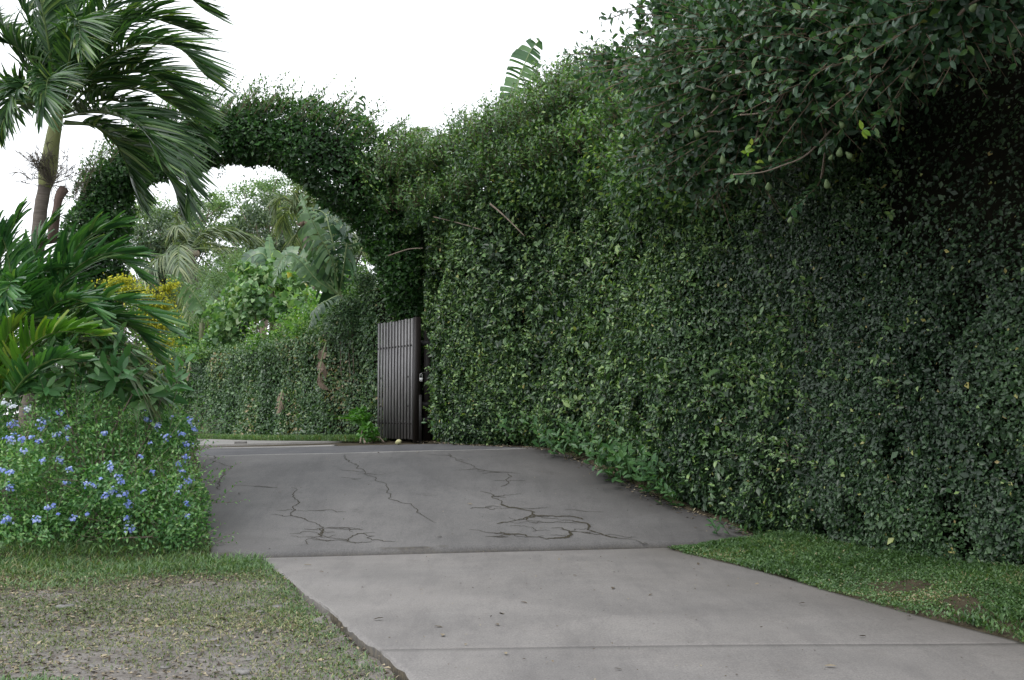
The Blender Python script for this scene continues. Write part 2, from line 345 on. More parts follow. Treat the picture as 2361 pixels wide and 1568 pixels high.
def concrete(name, lo, hi, stain_shade, attr_col=(.028, .024, .018)):
    m, nt, out = new_mat(name); N = nt.nodes; Lk = nt.links
    tcn = N.new("ShaderNodeTexCoord")
    def nz(scale, detail, st=(1, 1, 1), rough=.6):
        mp = N.new("ShaderNodeMapping"); mp.inputs["Scale"].default_value = st; Lk.new(tcn.outputs["Object"], mp.inputs["Vector"])
        n = N.new("ShaderNodeTexNoise"); n.inputs["Scale"].default_value = scale; n.inputs["Detail"].default_value = detail; n.inputs["Roughness"].default_value = rough
        Lk.new(mp.outputs[0], n.inputs["Vector"]); return n.outputs["Fac"]
    def mixc(a, b, f, mode='MIX'):
        mm = N.new("ShaderNodeMix"); mm.data_type = 'RGBA'; mm.blend_type = mode
        for s, k in ((a, "A"), (b, "B")):
            if isinstance(s, tuple): mm.inputs[k].default_value = (*s, 1)
            else: Lk.new(s, mm.inputs[k])
        if isinstance(f, float): mm.inputs["Factor"].default_value = f
        else: Lk.new(f, mm.inputs["Factor"])
        return mm.outputs["Result"]
    c = ramp(nt, [(.3, lo), (.7, hi)], nz(.9, 8))
    streak = ramp(nt, [(.36, (.84, .845, .855)), (.64, (1.07, 1.065, 1.06))], nz(.55, 7, rough=.7))
    c = mixc(c, streak, 1.0, 'MULTIPLY')
    grit = ramp(nt, [(.32, (.68, .68, .68)), (.5, (1, 1, 1)), (.70, (1.3, 1.28, 1.26))], nz(70, 4, rough=.8))
    c = mixc(c, grit, 1.0, 'MULTIPLY')
    peb = ramp(nt, [(.28, (.78, .78, .77)), (.45, (1, 1, 1)), (.60, (1, 1, 1)), (.74, (1.25, 1.24, 1.22))], nz(24, 5, rough=.8))
    c = mixc(c, peb, 1.0, 'MULTIPLY')
    rub = ramp(nt, [(.40, (.80, .80, .81)), (.52, (1, 1, 1))], nz(1.1, 6, (3.2, .5, 1), .75))     # tyre rub along the drive
    c = mixc(c, rub, .55, 'MULTIPLY')
    spot = ramp(nt, [(.60, (0, 0, 0)), (.72, (1, 1, 1))], nz(2.3, 7, rough=.75))
    sp = N.new("ShaderNodeMath"); sp.operation = 'MULTIPLY'; Lk.new(spot, sp.inputs[0]); sp.inputs[1].default_value = .5
    c = mixc(c, stain_shade, sp.outputs[0])
    a = N.new("ShaderNodeAttribute"); a.attribute_name = "stain_shade"
    c = mixc(c, stain_shade, a.outputs["Fac"])
    a2 = N.new("ShaderNodeAttribute"); a2.attribute_name = "crack"
    dirt = ramp(nt, [(.42, attr_col), (.66, (.085, .07, .045))], nz(22, 3))
    c = mixc(c, dirt, a2.outputs["Fac"])
    p = N.new("ShaderNodeBsdfPrincipled"); p.inputs["Roughness"].default_value = .82; p.inputs["Specular IOR Level"].default_value = .3
    Lk.new(c, p.inputs["Base Color"])
    b = N.new("ShaderNodeBump"); b.inputs["Strength"].default_value = .35; b.inputs["Distance"].default_value = .006
    Lk.new(nz(60, 5), b.inputs["Height"]); Lk.new(b.outputs[0], p.inputs["Normal"])
    Lk.new(p.outputs[0], out.inputs["Surface"]); return m
M['slab'] = concrete("slab_concrete", (.186, .177, .171), (.228, .218, .211), (.12, .11, .10))
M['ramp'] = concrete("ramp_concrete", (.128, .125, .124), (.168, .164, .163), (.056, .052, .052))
M['apron'] = concrete("apron_asphalt", (.09, .09, .098), (.125, .125, .132), (.06, .06, .064))
M['mortar'] = concrete("pale_mortar", (.24, .235, .23), (.33, .32, .31), (.18, .175, .17))
M['road'] = concrete("road_concrete", (.28, .27, .26), (.36, .35, .33), (.2, .19, .18))

M['crackdirt'] = leaf_mat("crack_dirt", [(0, (.13, .125, .12)), (.3, (.10, .094, .088)), (.5, (.026, .023, .017)), (1, (.065, .058, .038))], rough=.95, trans=0, spec=.1)
def soil_mat():
    m, nt, out = new_mat("soil"); N = nt.nodes; Lk = nt.links
    tcn = N.new("ShaderNodeTexCoord")
    def nz(scale, detail, rough=.65):
        n = N.new("ShaderNodeTexNoise"); n.inputs["Scale"].default_value = scale; n.inputs["Detail"].default_value = detail; n.inputs["Roughness"].default_value = rough
        Lk.new(tcn.outputs["Object"], n.inputs["Vector"]); return n.outputs["Fac"]
    dirt = ramp(nt, [(.3, (.10, .09, .08)), (.5, (.17, .157, .145)), (.7, (.235, .222, .208))], nz(3.5, 10))
    grit = ramp(nt, [(.3, (.6, .6, .6)), (.5, (1, 1, 1)), (.7, (1.35, 1.33, 1.3))], nz(55, 4))
    mm = N.new("ShaderNodeMix"); mm.data_type = 'RGBA'; mm.blend_type = 'MULTIPLY'; mm.inputs["Factor"].default_value = 1
    Lk.new(dirt, mm.inputs["A"]); Lk.new(grit, mm.inputs["B"])
    dark = ramp(nt, [(.3, (.04, .035, .024)), (.7, (.085, .068, .045))], nz(9, 6))
    a = N.new("ShaderNodeAttribute"); a.attribute_name = "soil"
    m2 = N.new("ShaderNodeMix"); m2.data_type = 'RGBA'; Lk.new(a.outputs["Fac"], m2.inputs["Factor"])
    Lk.new(mm.outputs["Result"], m2.inputs["A"]); Lk.new(dark, m2.inputs["B"])
    p = N.new("ShaderNodeBsdfPrincipled"); p.inputs["Roughness"].default_value = .95; p.inputs["Specular IOR Level"].default_value = .15
    Lk.new(m2.outputs["Result"], p.inputs["Base Color"])
    b = N.new("ShaderNodeBump"); b.inputs["Strength"].default_value = .7; b.inputs["Distance"].default_value = .02
    Lk.new(nz(30, 6), b.inputs["Height"]); Lk.new(b.outputs[0], p.inputs["Normal"])
    Lk.new(p.outputs[0], out.inputs["Surface"]); return m
M['soil'] = soil_mat()

# ------------------------------------------------------------------ plan lines (metres, from the measurements)
LP = A([ground_px(960, 1568)[:2], ground_px(620, 1300)[:2]])
def xl(y):                                            # left edge of the lower driveway
    k = (LP[1, 0] - LP[0, 0]) / (LP[1, 1] - LP[0, 1]); return LP[0, 0] + (y - LP[0, 1]) * k
RP = A([ground_px(u, v)[:2] for u, v in ((2361, 1480), (2140, 1424), (1920, 1365), (1740, 1312), (1550, 1268))])
RP = np.vstack([[RP[0, 0] + 1.6, RP[0, 1] - 5.5], [RP[0, 0] + .75, RP[0, 1] - 2.6], RP]); RP = RP[np.argsort(RP[:, 1])]
def xr(y): return np.interp(y, RP[:, 1], RP[:, 0])
HB = [(-2.25, 26.3), (-1.9, 25.3), (-1.62, 24.6), (-1.52, 24.0)] + [tuple(on_H(u, v)[:2]) for u, v in ((1050, 1024), (1230, 1032), (1400, 1085), (1560, 1165), (1720, 1225))]
HB += [tuple(ground_px(2000, 1272, .15)[:2]), tuple(ground_px(2361, 1312, .2)[:2]), (6.3, 9.2), (8.6, 6.2), (10.5, 2.5)]
HC = spline(A(HB), 400)                               # foot line of the near hedge
hs = np.r_[0, np.cumsum(np.linalg.norm(np.diff(HC, axis=0), axis=1))]
hT = nrm(np.gradient(HC, axis=0)); hN = np.stack([hT[:, 1], -hT[:, 0]], 1)
hN = hN * np.sign((hN * (A([-6, 8.]) - HC)).sum(1))[:, None]       # outward, towards the drive
def hx(y): o = np.argsort(HC[:, 1]); return np.interp(y, HC[o, 1], HC[o, 0])
RL = A([on_H(u, v)[:2] for u, v in ((488, 1284), (480, 1230), (466, 1140), (456, 1060), (450, 1042))])
RL = np.vstack([RL, [RL[-1] + A([-.5, 3.])]])
def rl(y): return np.interp(y, RL[:, 1], RL[:, 0])
def in_drive(x, y, m=0.0):
    """inside any paved surface"""
    low = (x > xl(y) - m) & (x < xr(y) + m) & (tcoord(x, y) < .1)
    rmp = (x > rl(y) - m) & (x < hx(y) - .05 + m) & (tcoord(x, y) > -.15 - m) & (y < 24.2)
    return low | rmp

# ------------------------------------------------------------------ ground sheet
def grow(a, b, step, far, k=1.35):
    c = list(np.arange(a, b, step)); d, s = b, step
    while d < far: c.append(d); s *= k; d += s
    return c
xs = np.unique(np.r_[-A(grow(0, 10, .14, 500)), A(grow(0, 10, .14, 500))])
ys = np.r_[-A(grow(2, 3, .5, 400))[::-1], A(grow(-1.5, 3, .4, 2.9)), A(grow(3, 27, .14, 900))]
ys = np.unique(ys)
gx, gy = np.meshgrid(xs, ys); gx, gy = gx.ravel(), gy.ravel()
def G(x, y):
    base = H(x, y); P = np.stack([x, y, 0 * x], 1)
    t = tcoord(x, y); near = np.exp(-((x / 14) ** 2) - (((y - 12) / 18) ** 2))
    z = base + near * (.012 * waves(P, 2.2, 3) + .008 * waves(P, 7, 4))
    left = smooth(-.03, .10, xl(y) - x) * (t < 0.2)
    z -= left * np.interp(y, [4, 8, 13, 14], [.125, .115, .02, .01])
    right = smooth(0.02, 1.3, x - xr(y)) * (t < 1.5) * smooth(-6, 3, y)
    z += right * .14 * smooth(.35, -.35, t)
    ind = in_drive(x, y, .02)
    z = np.where(ind, base - .085, z)
    rd = (y > 23) & (x < -2.4 - (y - 25) * .82) & (x > -14)
    z = np.where(rd & (t > 8.2), base - .03, z)
    return z
gz = G(gx, gy)
soil = np.clip((gx > xr(gy) - .1) * (tcoord(gx, gy) < 3) + (tcoord(gx, gy) > .1) + .9 * smooth(11.6, 13.2, gy + .35 * waves(np.stack([gx, gy, 0 * gx], 1), 1.5, 8) - .25 * (gx + 3.2)) * (gx < -2.6), 0, 1)
nx_, ny_ = len(xs), len(ys)
ii = (np.arange(ny_ - 1)[:, None] * nx_ + np.arange(nx_ - 1)[None]).ravel()
GQ = np.stack([ii, ii + 1, ii + nx_ + 1, ii + nx_], 1)
ground = obj("ground", np.stack([gx, gy, gz], 1), GQ, M['soil'], attrs={"soil": soil}, sm=True, kind="structure")

# ------------------------------------------------------------------ paving
def sheet(name, P, nu, nv, mat, parent=None, thick=.16, attrs=None, kind=None, sm=True):
    """grid top (nv rows of nu points) with skirts down to the bed"""
    V = P.reshape(-1, 3); i = (np.arange(nv - 1)[:, None] * nu + np.arange(nu - 1)[None]).ravel()
    Fc = np.stack([i, i + 1, i + nu + 1, i + nu], 1)
    rim = np.r_[np.arange(nu), np.arange(1, nv) * nu + nu - 1, (nv - 1) * nu + np.arange(nu - 2, -1, -1), np.arange(nv - 2, 0, -1) * nu]
    W = V[rim] - A([0, 0, thick]); n = len(V); m = len(rim); j = np.arange(m); j2 = (j + 1) % m
    Sk = np.stack([rim[j2], rim[j], n + j, n + j2], 1)
    at2 = {k: np.r_[v, (np.maximum(v[rim], .95) if k == 'crack' else v[rim])] for k, v in (attrs or {}).items()}   # skirt darkens towards the buried edge
    return obj(name, np.vstack([V, W]), np.vstack([Fc, Sk]), mat, parent, None, at2, sm, kind)
drive = thing("driveway", None, None, (0.8, 10, 0)); drive["kind"] = "structure"
def low_slab(yf, yb, nu, nv, left_extra=None):
    """concrete slab between two slanted cross lines yf(x), yb(x)"""
    u = np.linspace(0, 1, nu) ** 1.5; v = np.linspace(0, 1, nv); U, Vv = np.meshgrid(u, v)
    y = np.zeros_like(U); x = np.zeros_like(U) + 1
    for _ in range(6):
        y = yf(x) + (yb(x) - yf(x)) * Vv
        l = xl(y); 
        if left_extra is not None: l = np.interp(y, left_extra[0], left_extra[1])
        x = l + (xr(y) - l) * U
    P2 = np.stack([x.ravel(), y.ravel(), 0 * x.ravel()], 1)
    edge = np.exp(-(U.ravel() * 260.) ** 2)
    x = x + (edge * (.022 * waves(P2, 3, 21) * .6 + .007 * waves(P2, 26, 22))).reshape(x.shape)
    z = .004 * waves(P2, 1.3, 23) - edge * (.010 + .010 * np.abs(waves(P2, 12, 24)))
    er = np.minimum(Vv, 1 - Vv).ravel() * 6.5
    z = z - .003 * np.exp(-(er / .02) ** 2)
    st = np.clip(.55 * np.exp(-((1 - U.ravel()) * 4.3 / .35)) * (1 + .6 * waves(P2, 1.6, 25)), 0, .75)
    ck = np.clip(np.exp(-(er / .012) ** 2) * .5, 0, 1) * (Vv.ravel() > .5) * (nv > 100)
    ck = np.maximum(ck, np.where(U.ravel() < 1e-6, np.clip(.8 + .3 * waves(P2, 6, 26), .3, 1), 0))      # darker left lip
    return np.stack([x.ravel(), y.ravel(), z], 1), {"stain_shade": st, "crack": ck}
J0, J1 = ground_px(900, 1496)[:2], ground_px(2300, 1480)[:2]
yj = lambda x: J0[1] + (np.clip(x, -6, 5) - J0[0]) * (J1[1] - J0[1]) / (J1[0] - J0[0])
yseam = lambda x: 14.655 + .23 * np.clip(x, -9, 6)
P, at_ = low_slab(lambda x: -4 + 0 * x, lambda x: yj(x) - .0015, 110, 90)
sheet("concrete_slab", P, 110, 90, M['slab'], drive, attrs=at_)
LX = ([0, LP[1, 1] - .1, LP[1, 1] + .15, 14.0, 20], [xl(0), xl(LP[1, 1] - .1), LP[1, 0] - .35, RL[0, 0], RL[0, 0]])
LX = ([-5, LP[1, 1] - .05, LP[1, 1] + .2, 13.95, 20], [xl(-5), xl(LP[1, 1] - .05), LP[1, 0] - .3, RL[0, 0] + .02, RL[0, 0] + .02])
P, at_ = low_slab(lambda x: yj(x) + .0015, lambda x: yseam(x) - .004, 130, 110, LX)
sheet("concrete_slab", P, 130, 110, M['slab'], drive, attrs=at_)

# ramp slab with its cracks
CRACKS = [
 (.022, [(530,310),(548,370),(540,410),(525,440),(535,455),(600,470),(640,488),(700,520),(695,560),(650,575),(620,610)]),
 (.014, [(600,525),(700,522),(760,520),(910,530)]), (.018, [(695,560),(760,578),(830,585),(880,550),(910,550),(960,585),(1080,593)]),
 (.03, [(690,525),(700,545),(688,568)]), (.018, [(830,585),(870,605)]), (.012, [(610,570),(690,570)]), (.012, [(640,585),(760,590)]), (.008, [(215,295),(300,298),(370,302),(430,310)]),
 (.012, [(80,130),(100,160),(165,180),(215,205),(165,245),(150,290),(150,320)]),
 (.012, [(820,130),(825,160),(880,190),(920,235),(980,265),(1040,310),(1060,345),(1110,390),(1180,415),(1240,465),(1300,495)]),
 (.008, [(850,268),(900,262)]), (.008, [(920,237),(1020,243)]),
 (.016, [(1360,125),(1380,145),(1440,175),(1505,205)]), (.01, [(1400,220),(1440,216),(1505,207)]), (.014, [(1505,207),(1560,222),(1640,230),(1740,236)]),
 (.018, [(1680,235),(1668,270),(1672,290),(1640,305)]),
 (.02, [(1530,330),(1600,365),(1640,395)]), (.042, [(1640,395),(1660,405),(1710,415),(1790,430),(1810,450),(1790,490)]), (.014, [(1480,420),(1560,415),(1640,410)]),
 (.014, [(1700,415),(1870,418)]), (.032, [(1800,455),(1880,460),(2020,465),(2080,480)]), (.03, [(1810,450),(1760,475),(1620,503)]), (.022, [(1790,495),(1900,497),(1960,492)]),
 (.04, [(2020,490),(2080,495),(2110,510),(2100,530),(2150,550)]), (.028, [(2150,550),(2220,575),(2260,580)]),
 (.038, [(1910,525),(2000,540),(2010,555),(1990,575),(1880,583),(1780,570),(1740,555),(1680,560),(1640,545)]), (.014, [(1560,570),(1680,570)]), (.026, [(2000,545),(2130,555)]), (.016, [(1580,552),(1660,552)]), (.012, [(1810,543),(1900,540)]),
 (.008, [(1980,428),(2100,436)]), (.007, [(560,430),(710,432)])]
def crop(c): return on_H(440.5 + c[0] * .4353, 991 + c[1] * .4353)
CRACK3 = [(w, A([crop(c) for c in pl])) for w, pl in CRACKS]
nu, nv = 250, 270
U, Vv = np.meshgrid(np.linspace(0, 1, nu), np.linspace(0, 1, nv))
x = np.zeros_like(U); 
for _ in range(8):
    y = 14.675 + Vv * 6.15 + .23 * np.clip(x, -9, 6)
    l = rl(y); r_ = hx(y) - .02; x = l + (r_ - l) * U
x, y = x.ravel(), y.ravel(); t = tcoord(x, y); P2 = np.stack([x, y, 0 * x], 1)
z = H(x, y) + .006 * waves(P2, 1.1, 31) + .0025 * waves(P2, 6, 32)
z -= .05 * np.clip(1 - t / .07, 0, 1) ** 2 + .012 * np.clip(waves(P2, 5, 30) - .9, 0, 1) * (t < .3)
ck = np.zeros(len(x))
lipcrack = .8 * np.clip(1 - t / .03, 0, 1) + .7 * np.clip(1 - np.abs(t - .07) / .06, 0, 1) * smooth(.9, 1.3, waves(P2, 4.3, 36) + .6 * waves(P2, 17, 29))
dR = (hx(y) - x)
st = .9 * np.exp(-dR / .75) * (1 + .4 * waves(P2, 2, 37)) + .45 * np.exp(-(x - rl(y)) / .35) * (1 + .5 * waves(P2, 2.5, 38)) + .10 * (waves(P2, .8, 39) > .6)  # algae bands along both edges, hedge side deepened with painted contact shade
sheet("ramp_slab", np.stack([x, y, z], 1), nu, nv, M['ramp'], drive, attrs={"stain_shade": np.clip(st, 0, .85), "crack": np.clip(np.maximum(ck, lipcrack), 0, 1)})
def fractal(pl, n=4, amp=.13):
    Q = pl[:, :2]
    for _ in range(n):
        d = np.diff(Q, axis=0); l = np.linalg.norm(d, axis=1, keepdims=True); mid = (Q[:-1] + Q[1:]) / 2 + np.c_[-d[:, 1], d[:, 0]] * np.where(l > .012, rng.normal(0, amp, (len(d), 1)), 0)
        W_ = np.empty((len(Q) + len(mid), 2)); W_[0::2] = Q; W_[1::2] = mid; Q = W_
    return Q
ZR = lambda x, y: H(x, y) + .006 * waves(np.stack([x, y, 0 * x], 1), 1.1, 31) + .0025 * waves(np.stack([x, y, 0 * x], 1), 6, 32)
def crack(Q, w):
    n = len(Q); s_ = np.linspace(0, 1, n); T = nrm(np.gradient(Q, axis=0)); N2 = np.c_[-T[:, 1], T[:, 0]]; P3 = np.c_[Q, 0 * s_]
    tap = np.minimum(1, np.minimum(s_, 1 - s_) * 9 + .12)
    a = w * tap * np.clip(.55 + .5 * waves(P3, 11, 301) + rng.uniform(-.15, .3, n), .15, 1.6); b = w * tap * np.clip(.55 + .5 * waves(P3, 13, 302) + rng.uniform(-.15, .3, n), .15, 1.6)
    L, R_ = Q + N2 * a[:, None], Q - N2 * b[:, None]; Lo, Ro = Q + N2 * (a * 1.35 + .003)[:, None], Q - N2 * (b * 1.35 + .003)[:, None]
    V = np.stack([np.c_[X, ZR(X[:, 0], X[:, 1]) + dz] for X, dz in ((Lo, .0035), (L, .005), (Q, .0025), (R_, .005), (Ro, .0035))], 1).reshape(-1, 3)
    i = np.arange(n - 1)[:, None] * 5 + np.arange(4)[None]; i = i.ravel()
    o = obj("crack", V, np.stack([i, i + 1, i + 6, i + 5], 1), M['crackdirt'], drive, attrs={"rnd": np.tile([0, .5, 1, .5, 0], n)})
for w, pl in CRACK3:
    Q = fractal(pl); crack(Q, w * (.42 if w > .025 else .22) + .001)
    for _ in range(2 if w > .012 else 1):
        k = rng.integers(4, max(5, len(Q) - 4)); a = rng.uniform(-.5, .5) + (0 if rng.uniform() < .5 else math.pi); l = rng.uniform(.12, .45)
        crack(fractal(np.stack([Q[k], Q[k] + l * A([math.cos(a), math.sin(a)])]), 5, .16), .0028)
def band(name, t0, t1, mat, nu, nv, dz=0.0, x0=None, x1=None):
    U, Vv = np.meshgrid(np.linspace(0, 1, nu), np.linspace(0, 1, nv)); x = np.zeros_like(U)
    for _ in range(8):
        y = 14.68 + t0 + (t1 - t0) * Vv + .23 * np.clip(x, -9, 6)
        l = rl(y) if x0 is None else x0 + 0 * y; r_ = (hx(np.minimum(y, 23.85)) - .02) if x1 is None else x1 + 0 * y; x = l + (r_ - l) * U
    x, y = x.ravel(), y.ravel(); P2 = np.stack([x, y, 0 * x], 1)
    return sheet(name, np.stack([x, y, H(x, y) + dz + .004 * waves(P2, 2, 41)], 1), nu, nv, mat, drive, attrs={"stain_shade": np.clip(.5 * np.exp(-(hx(np.minimum(y, 23.85)) - x) / .4), 0, .7), "crack": 0 * x})
band("mortar_joint", 6.15, 6.24, M['mortar'], 60, 3)
band("threshold_slab", 6.245, 8.3, M['apron'], 60, 24)
band("mortar_joint", 8.305, 8.7, M['mortar'], 40, 5, dz=.006, x1=-3.2)
# road beyond the arch, following the far hedge to the left
FB = A([(-2.55, 25.3), (-3.3, 26.4), (-4.6, 28.2), (-6.5, 30.8), (-9.2, 34.2), (-13, 38.5), (-17, 43)])
FC = spline(FB, 160); fT = nrm(np.gradient(FC, axis=0)); fN = np.stack([fT[:, 1], -fT[:, 0]], 1) * -1.0
fN = fN * np.sign((fN * (A([-9, 24.]) - FC)).sum(1))[:, None]
r0 = FC[8:150:3] + fN[8:150:3] * .45 ; wd = np.linspace(.0, 4.6, 14)
R2 = r0[:, None] + fN[8:150:3][:, None] * wd[None, :, None]
R2 = R2.reshape(-1, 2); zz = H(R2[:, 0], R2[:, 1]) + .012
sheet("road", np.c_[R2, zz], 14, len(r0), M['road'], None, attrs={"stain_shade": 0 * zz, "crack": 0 * zz}, kind="structure")

# ------------------------------------------------------------------ near hedge (clipped wall of creeping fig with bushy, overhanging top)
hedge = thing("fig_hedge", "tall wall of dark clipped creeping fig with bushy fruiting overhang beside the ramp", "hedge", (HC[150, 0], HC[150, 1], 0))
hd = HC[:, 1]
ztop = np.interp(hd, [2.5, 9, 11.3, 13, 15.3, 17, 19, 22, 24.3], [6.6, 6.6, 6.6, 6.2, 5.8, 5.75, 5.75, 5.7, 5.6])
hz0 = np.where(hd > 15.2, H(HC[:, 0], HC[:, 1]), .18) - .02
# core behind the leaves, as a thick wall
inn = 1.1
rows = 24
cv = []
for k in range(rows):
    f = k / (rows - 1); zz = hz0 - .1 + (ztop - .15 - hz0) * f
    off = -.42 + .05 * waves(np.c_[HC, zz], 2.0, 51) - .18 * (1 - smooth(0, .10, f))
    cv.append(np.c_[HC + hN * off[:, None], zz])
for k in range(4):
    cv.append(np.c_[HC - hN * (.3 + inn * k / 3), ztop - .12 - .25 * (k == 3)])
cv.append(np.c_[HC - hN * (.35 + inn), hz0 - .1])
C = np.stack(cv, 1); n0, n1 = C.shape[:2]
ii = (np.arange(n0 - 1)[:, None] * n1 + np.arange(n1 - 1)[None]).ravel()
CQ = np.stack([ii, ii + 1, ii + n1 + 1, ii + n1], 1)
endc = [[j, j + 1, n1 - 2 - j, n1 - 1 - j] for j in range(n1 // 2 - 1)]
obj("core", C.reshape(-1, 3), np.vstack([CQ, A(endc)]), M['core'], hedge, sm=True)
def wall_leaves(g, ylo, yhi, dens, lsz, asp, appress, seed, tpl=T4, keep=-1.3, rlo=0, rhi=1, fade=None, szf=None):
    m = np.where((hd >= ylo) & (hd <= yhi))[0]; L = hs[m[-1]] - hs[m[0]]
    area = L * (ztop[m] - hz0[m]).mean(); n = int(area * dens)
    s = rng.uniform(hs[m[0]], hs[m[-1]], n); k = lambda a: np.interp(s, hs, a)
    Cx = np.stack([k(HC[:, 0]), k(HC[:, 1])], 1); Nn = nrm(np.stack([k(hN[:, 0]), k(hN[:, 1]), 0 * s], 1)); T = np.stack([-Nn[:, 1], Nn[:, 0], 0 * s], 1)
    f = rng.uniform(0, 1, n); z = k(hz0) + .03 + (k(ztop) - k(hz0)) * f
    P = np.c_[Cx, z]
    lump = .075 * waves(P * A([1, 1, .8]), 1.5, seed) + .04 * waves(P, 5, seed + 1)
    hole = waves(P, 6.0, seed + 2)
    off = lump - np.abs(rng.normal(0, .095, n)) - .10 * (hole < -1.0) - .16 * (1 - smooth(0, .07, f))
    P = P + Nn * off[:, None]
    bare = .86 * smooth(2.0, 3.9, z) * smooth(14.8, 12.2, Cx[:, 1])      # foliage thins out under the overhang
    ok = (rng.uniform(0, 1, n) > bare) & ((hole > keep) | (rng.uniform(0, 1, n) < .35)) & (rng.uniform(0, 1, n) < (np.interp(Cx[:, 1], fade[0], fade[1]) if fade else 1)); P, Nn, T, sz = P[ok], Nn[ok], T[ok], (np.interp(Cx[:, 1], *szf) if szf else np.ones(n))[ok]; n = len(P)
    N = nrm(Nn * (1.0 if appress else .6) + UP * (.35 if appress else .8) + rng.normal(0, .36 if appress else .45, (n, 3)))
    U = nrm(T * rng.normal(0, 1, (n, 1)) + Nn * rng.uniform(0, .7, (n, 1)) + UP * rng.normal(-.35, .7, (n, 1)))
    R = np.clip(rlo + (rhi - rlo) * rng.uniform(0, 1, n) ** 1.9 + .11 * waves(P, 2.3, seed + 4) + .02, 0, 1)
    R = np.where(rng.uniform(0, 1, n) < .012, rng.uniform(.94, 1, n), np.minimum(R, .955))
    g.add(*leaves(P, N, U, lsz * sz * np.exp(rng.normal(0, .32, n)), asp, tpl, R))
g = Geo()
wall_leaves(g, 12.5, 26.4, 3000, .061, .52, False, 61, T4, fade=([12.5, 17], [0, 1]), szf=([12.5, 17], [.7, 1]))
wall_leaves(g, 12.5, 23.0, 220, .086, .5, False, 71, T7, fade=([12.5, 17], [.1, 1]))
wall_leaves(g, 9.8, 18.0, 4600, .041, .62, True, 81, T4, fade=([13.0, 17.5], [1, .1]), szf=([10, 17], [.95, 1.3]), rhi=.55)  # juvenile leaves, toned darker still to carry this wall's shade
g.build("clipped_foliage", M['fig'], hedge, kind="stuff")
g = Geo()
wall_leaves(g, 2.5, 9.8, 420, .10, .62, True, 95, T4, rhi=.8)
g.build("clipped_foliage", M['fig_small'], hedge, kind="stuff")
g, gt = Geo(), Geo()                                  # sprigs of new growth standing out of the clipped face
NS = 720; k_ = rng.choice(np.where((hd > 12.5) & (hd < 25))[0], NS); zz = rng.uniform(.12, .97, NS); P = np.c_[HC[k_] + hN[k_] * rng.uniform(0, .08, (NS, 1)), hz0[k_] + (ztop[k_] - hz0[k_]) * zz]
shoots(g, gt, P, np.c_[hN[k_], np.full(NS, .6)] + rng.normal(0, .4, (NS, 3)), rng.uniform(.10, .26, NS), 6, .085, A([0, 0, -.1]), tpl=T7, roff=.38, rmul=.6)
g.build("new_growth", M['fig'], hedge, kind="stuff"); gt.build("twigs", M['twig'], hedge, kind="stuff")
# bushy crest above the clipped wall
g, gt = Geo(), Geo()
CREST = [(900,430,23.6,.62),(960,400,23.3,.62),(930,500,23.4,.45),(1010,420,23.0,.65),(1000,490,22.7,.5),(1070,400,22.5,.7),(1060,480,22.2,.5),(1130,370,21.9,.75),(1130,450,21.5,.6),(1190,350,21.3,.75),
         (1200,430,20.9,.65),(1250,320,20.8,.8),(1270,410,20.3,.7),(1320,300,20.2,.85),(1330,390,19.7,.7),(1390,280,19.6,.85),(1400,370,18.9,.75),(1440,250,18.8,.75),(1460,340,18.0,.75),(1500,300,17.2,.8),(1520,400,16.7,.7),
         (1290,250,21.0,.6),(1360,230,20.6,.6),(1170,310,22.0,.5),(1080,345,23.0,.45),(930,380,24,.5),(1460,440,17.4,.5),(1580,350,16.2,.8),(1600,430,15.8,.6)]
for k, (u, v, D, r) in enumerate(CREST):
    c = at(u, v, D + (.45 if v > 380 else .25)); ell_leaves(g, c, (r, r, r * .85), int(3600 * r * r), .095, .5, T4, lump=.34, deep=.3, up=.75, seed=300 + k, keep=-.75)
    n = int(170 * r * r) + 26; d = ball_points(n); d[:, 2] = np.abs(d[:, 2]) * .9 + .1; d[:, 1] -= .3
    shoots(g, gt, c + d * r * .7, d + UP * .6, rng.uniform(.25, .6, n), 10, .098, A([.12, 0, .05]), tpl=T7, tr=.006)
TALL = [(1068,285,22.9,.55),(1110,275,22.6,.5),(1270,180,20.8,.7),(1285,200,20.8,.6),(1255,250,21,.5),(1370,170,20.3,.6),(1410,150,19.8,.5),(1330,215,20.5,.5),(1150,285,22.2,.4),(1215,255,21.5,.5),(1440,165,19.4,.5),(1095,310,22.8,.5),(1240,230,21.2,.5),(1300,195,20.9,.6),(1262,170,20.9,.7),(1280,150,20.9,.8),(1065,265,22.9,.6),(1115,240,22.6,.6),(1160,265,22.2,.5),(1350,190,20.4,.6),(1385,165,20.1,.6),(1425,140,19.7,.6),(1195,270,21.8,.5),(1320,180,20.6,.6),(985,310,23.6,.5),(1020,320,23.3,.5),(950,300,24,.5)]
for u, v, D, ln in TALL:
    p = at(u, v, D) - A([0, 0, ln]); shoots(g, gt, p[None] + rng.normal(0, .06, (3, 3)), A([[.12, 0, 1]]) + rng.normal(0, .12, (3, 3)), ln * rng.uniform(.7, 1.15, 3), 13, .115, A([.1, 0, 0]), roff=.05, tr=.009, asp=.46)
g.build("crest_foliage", M['fig_top'], hedge, kind="stuff")
gt.build("twigs", M['twig'], hedge, kind="stuff")
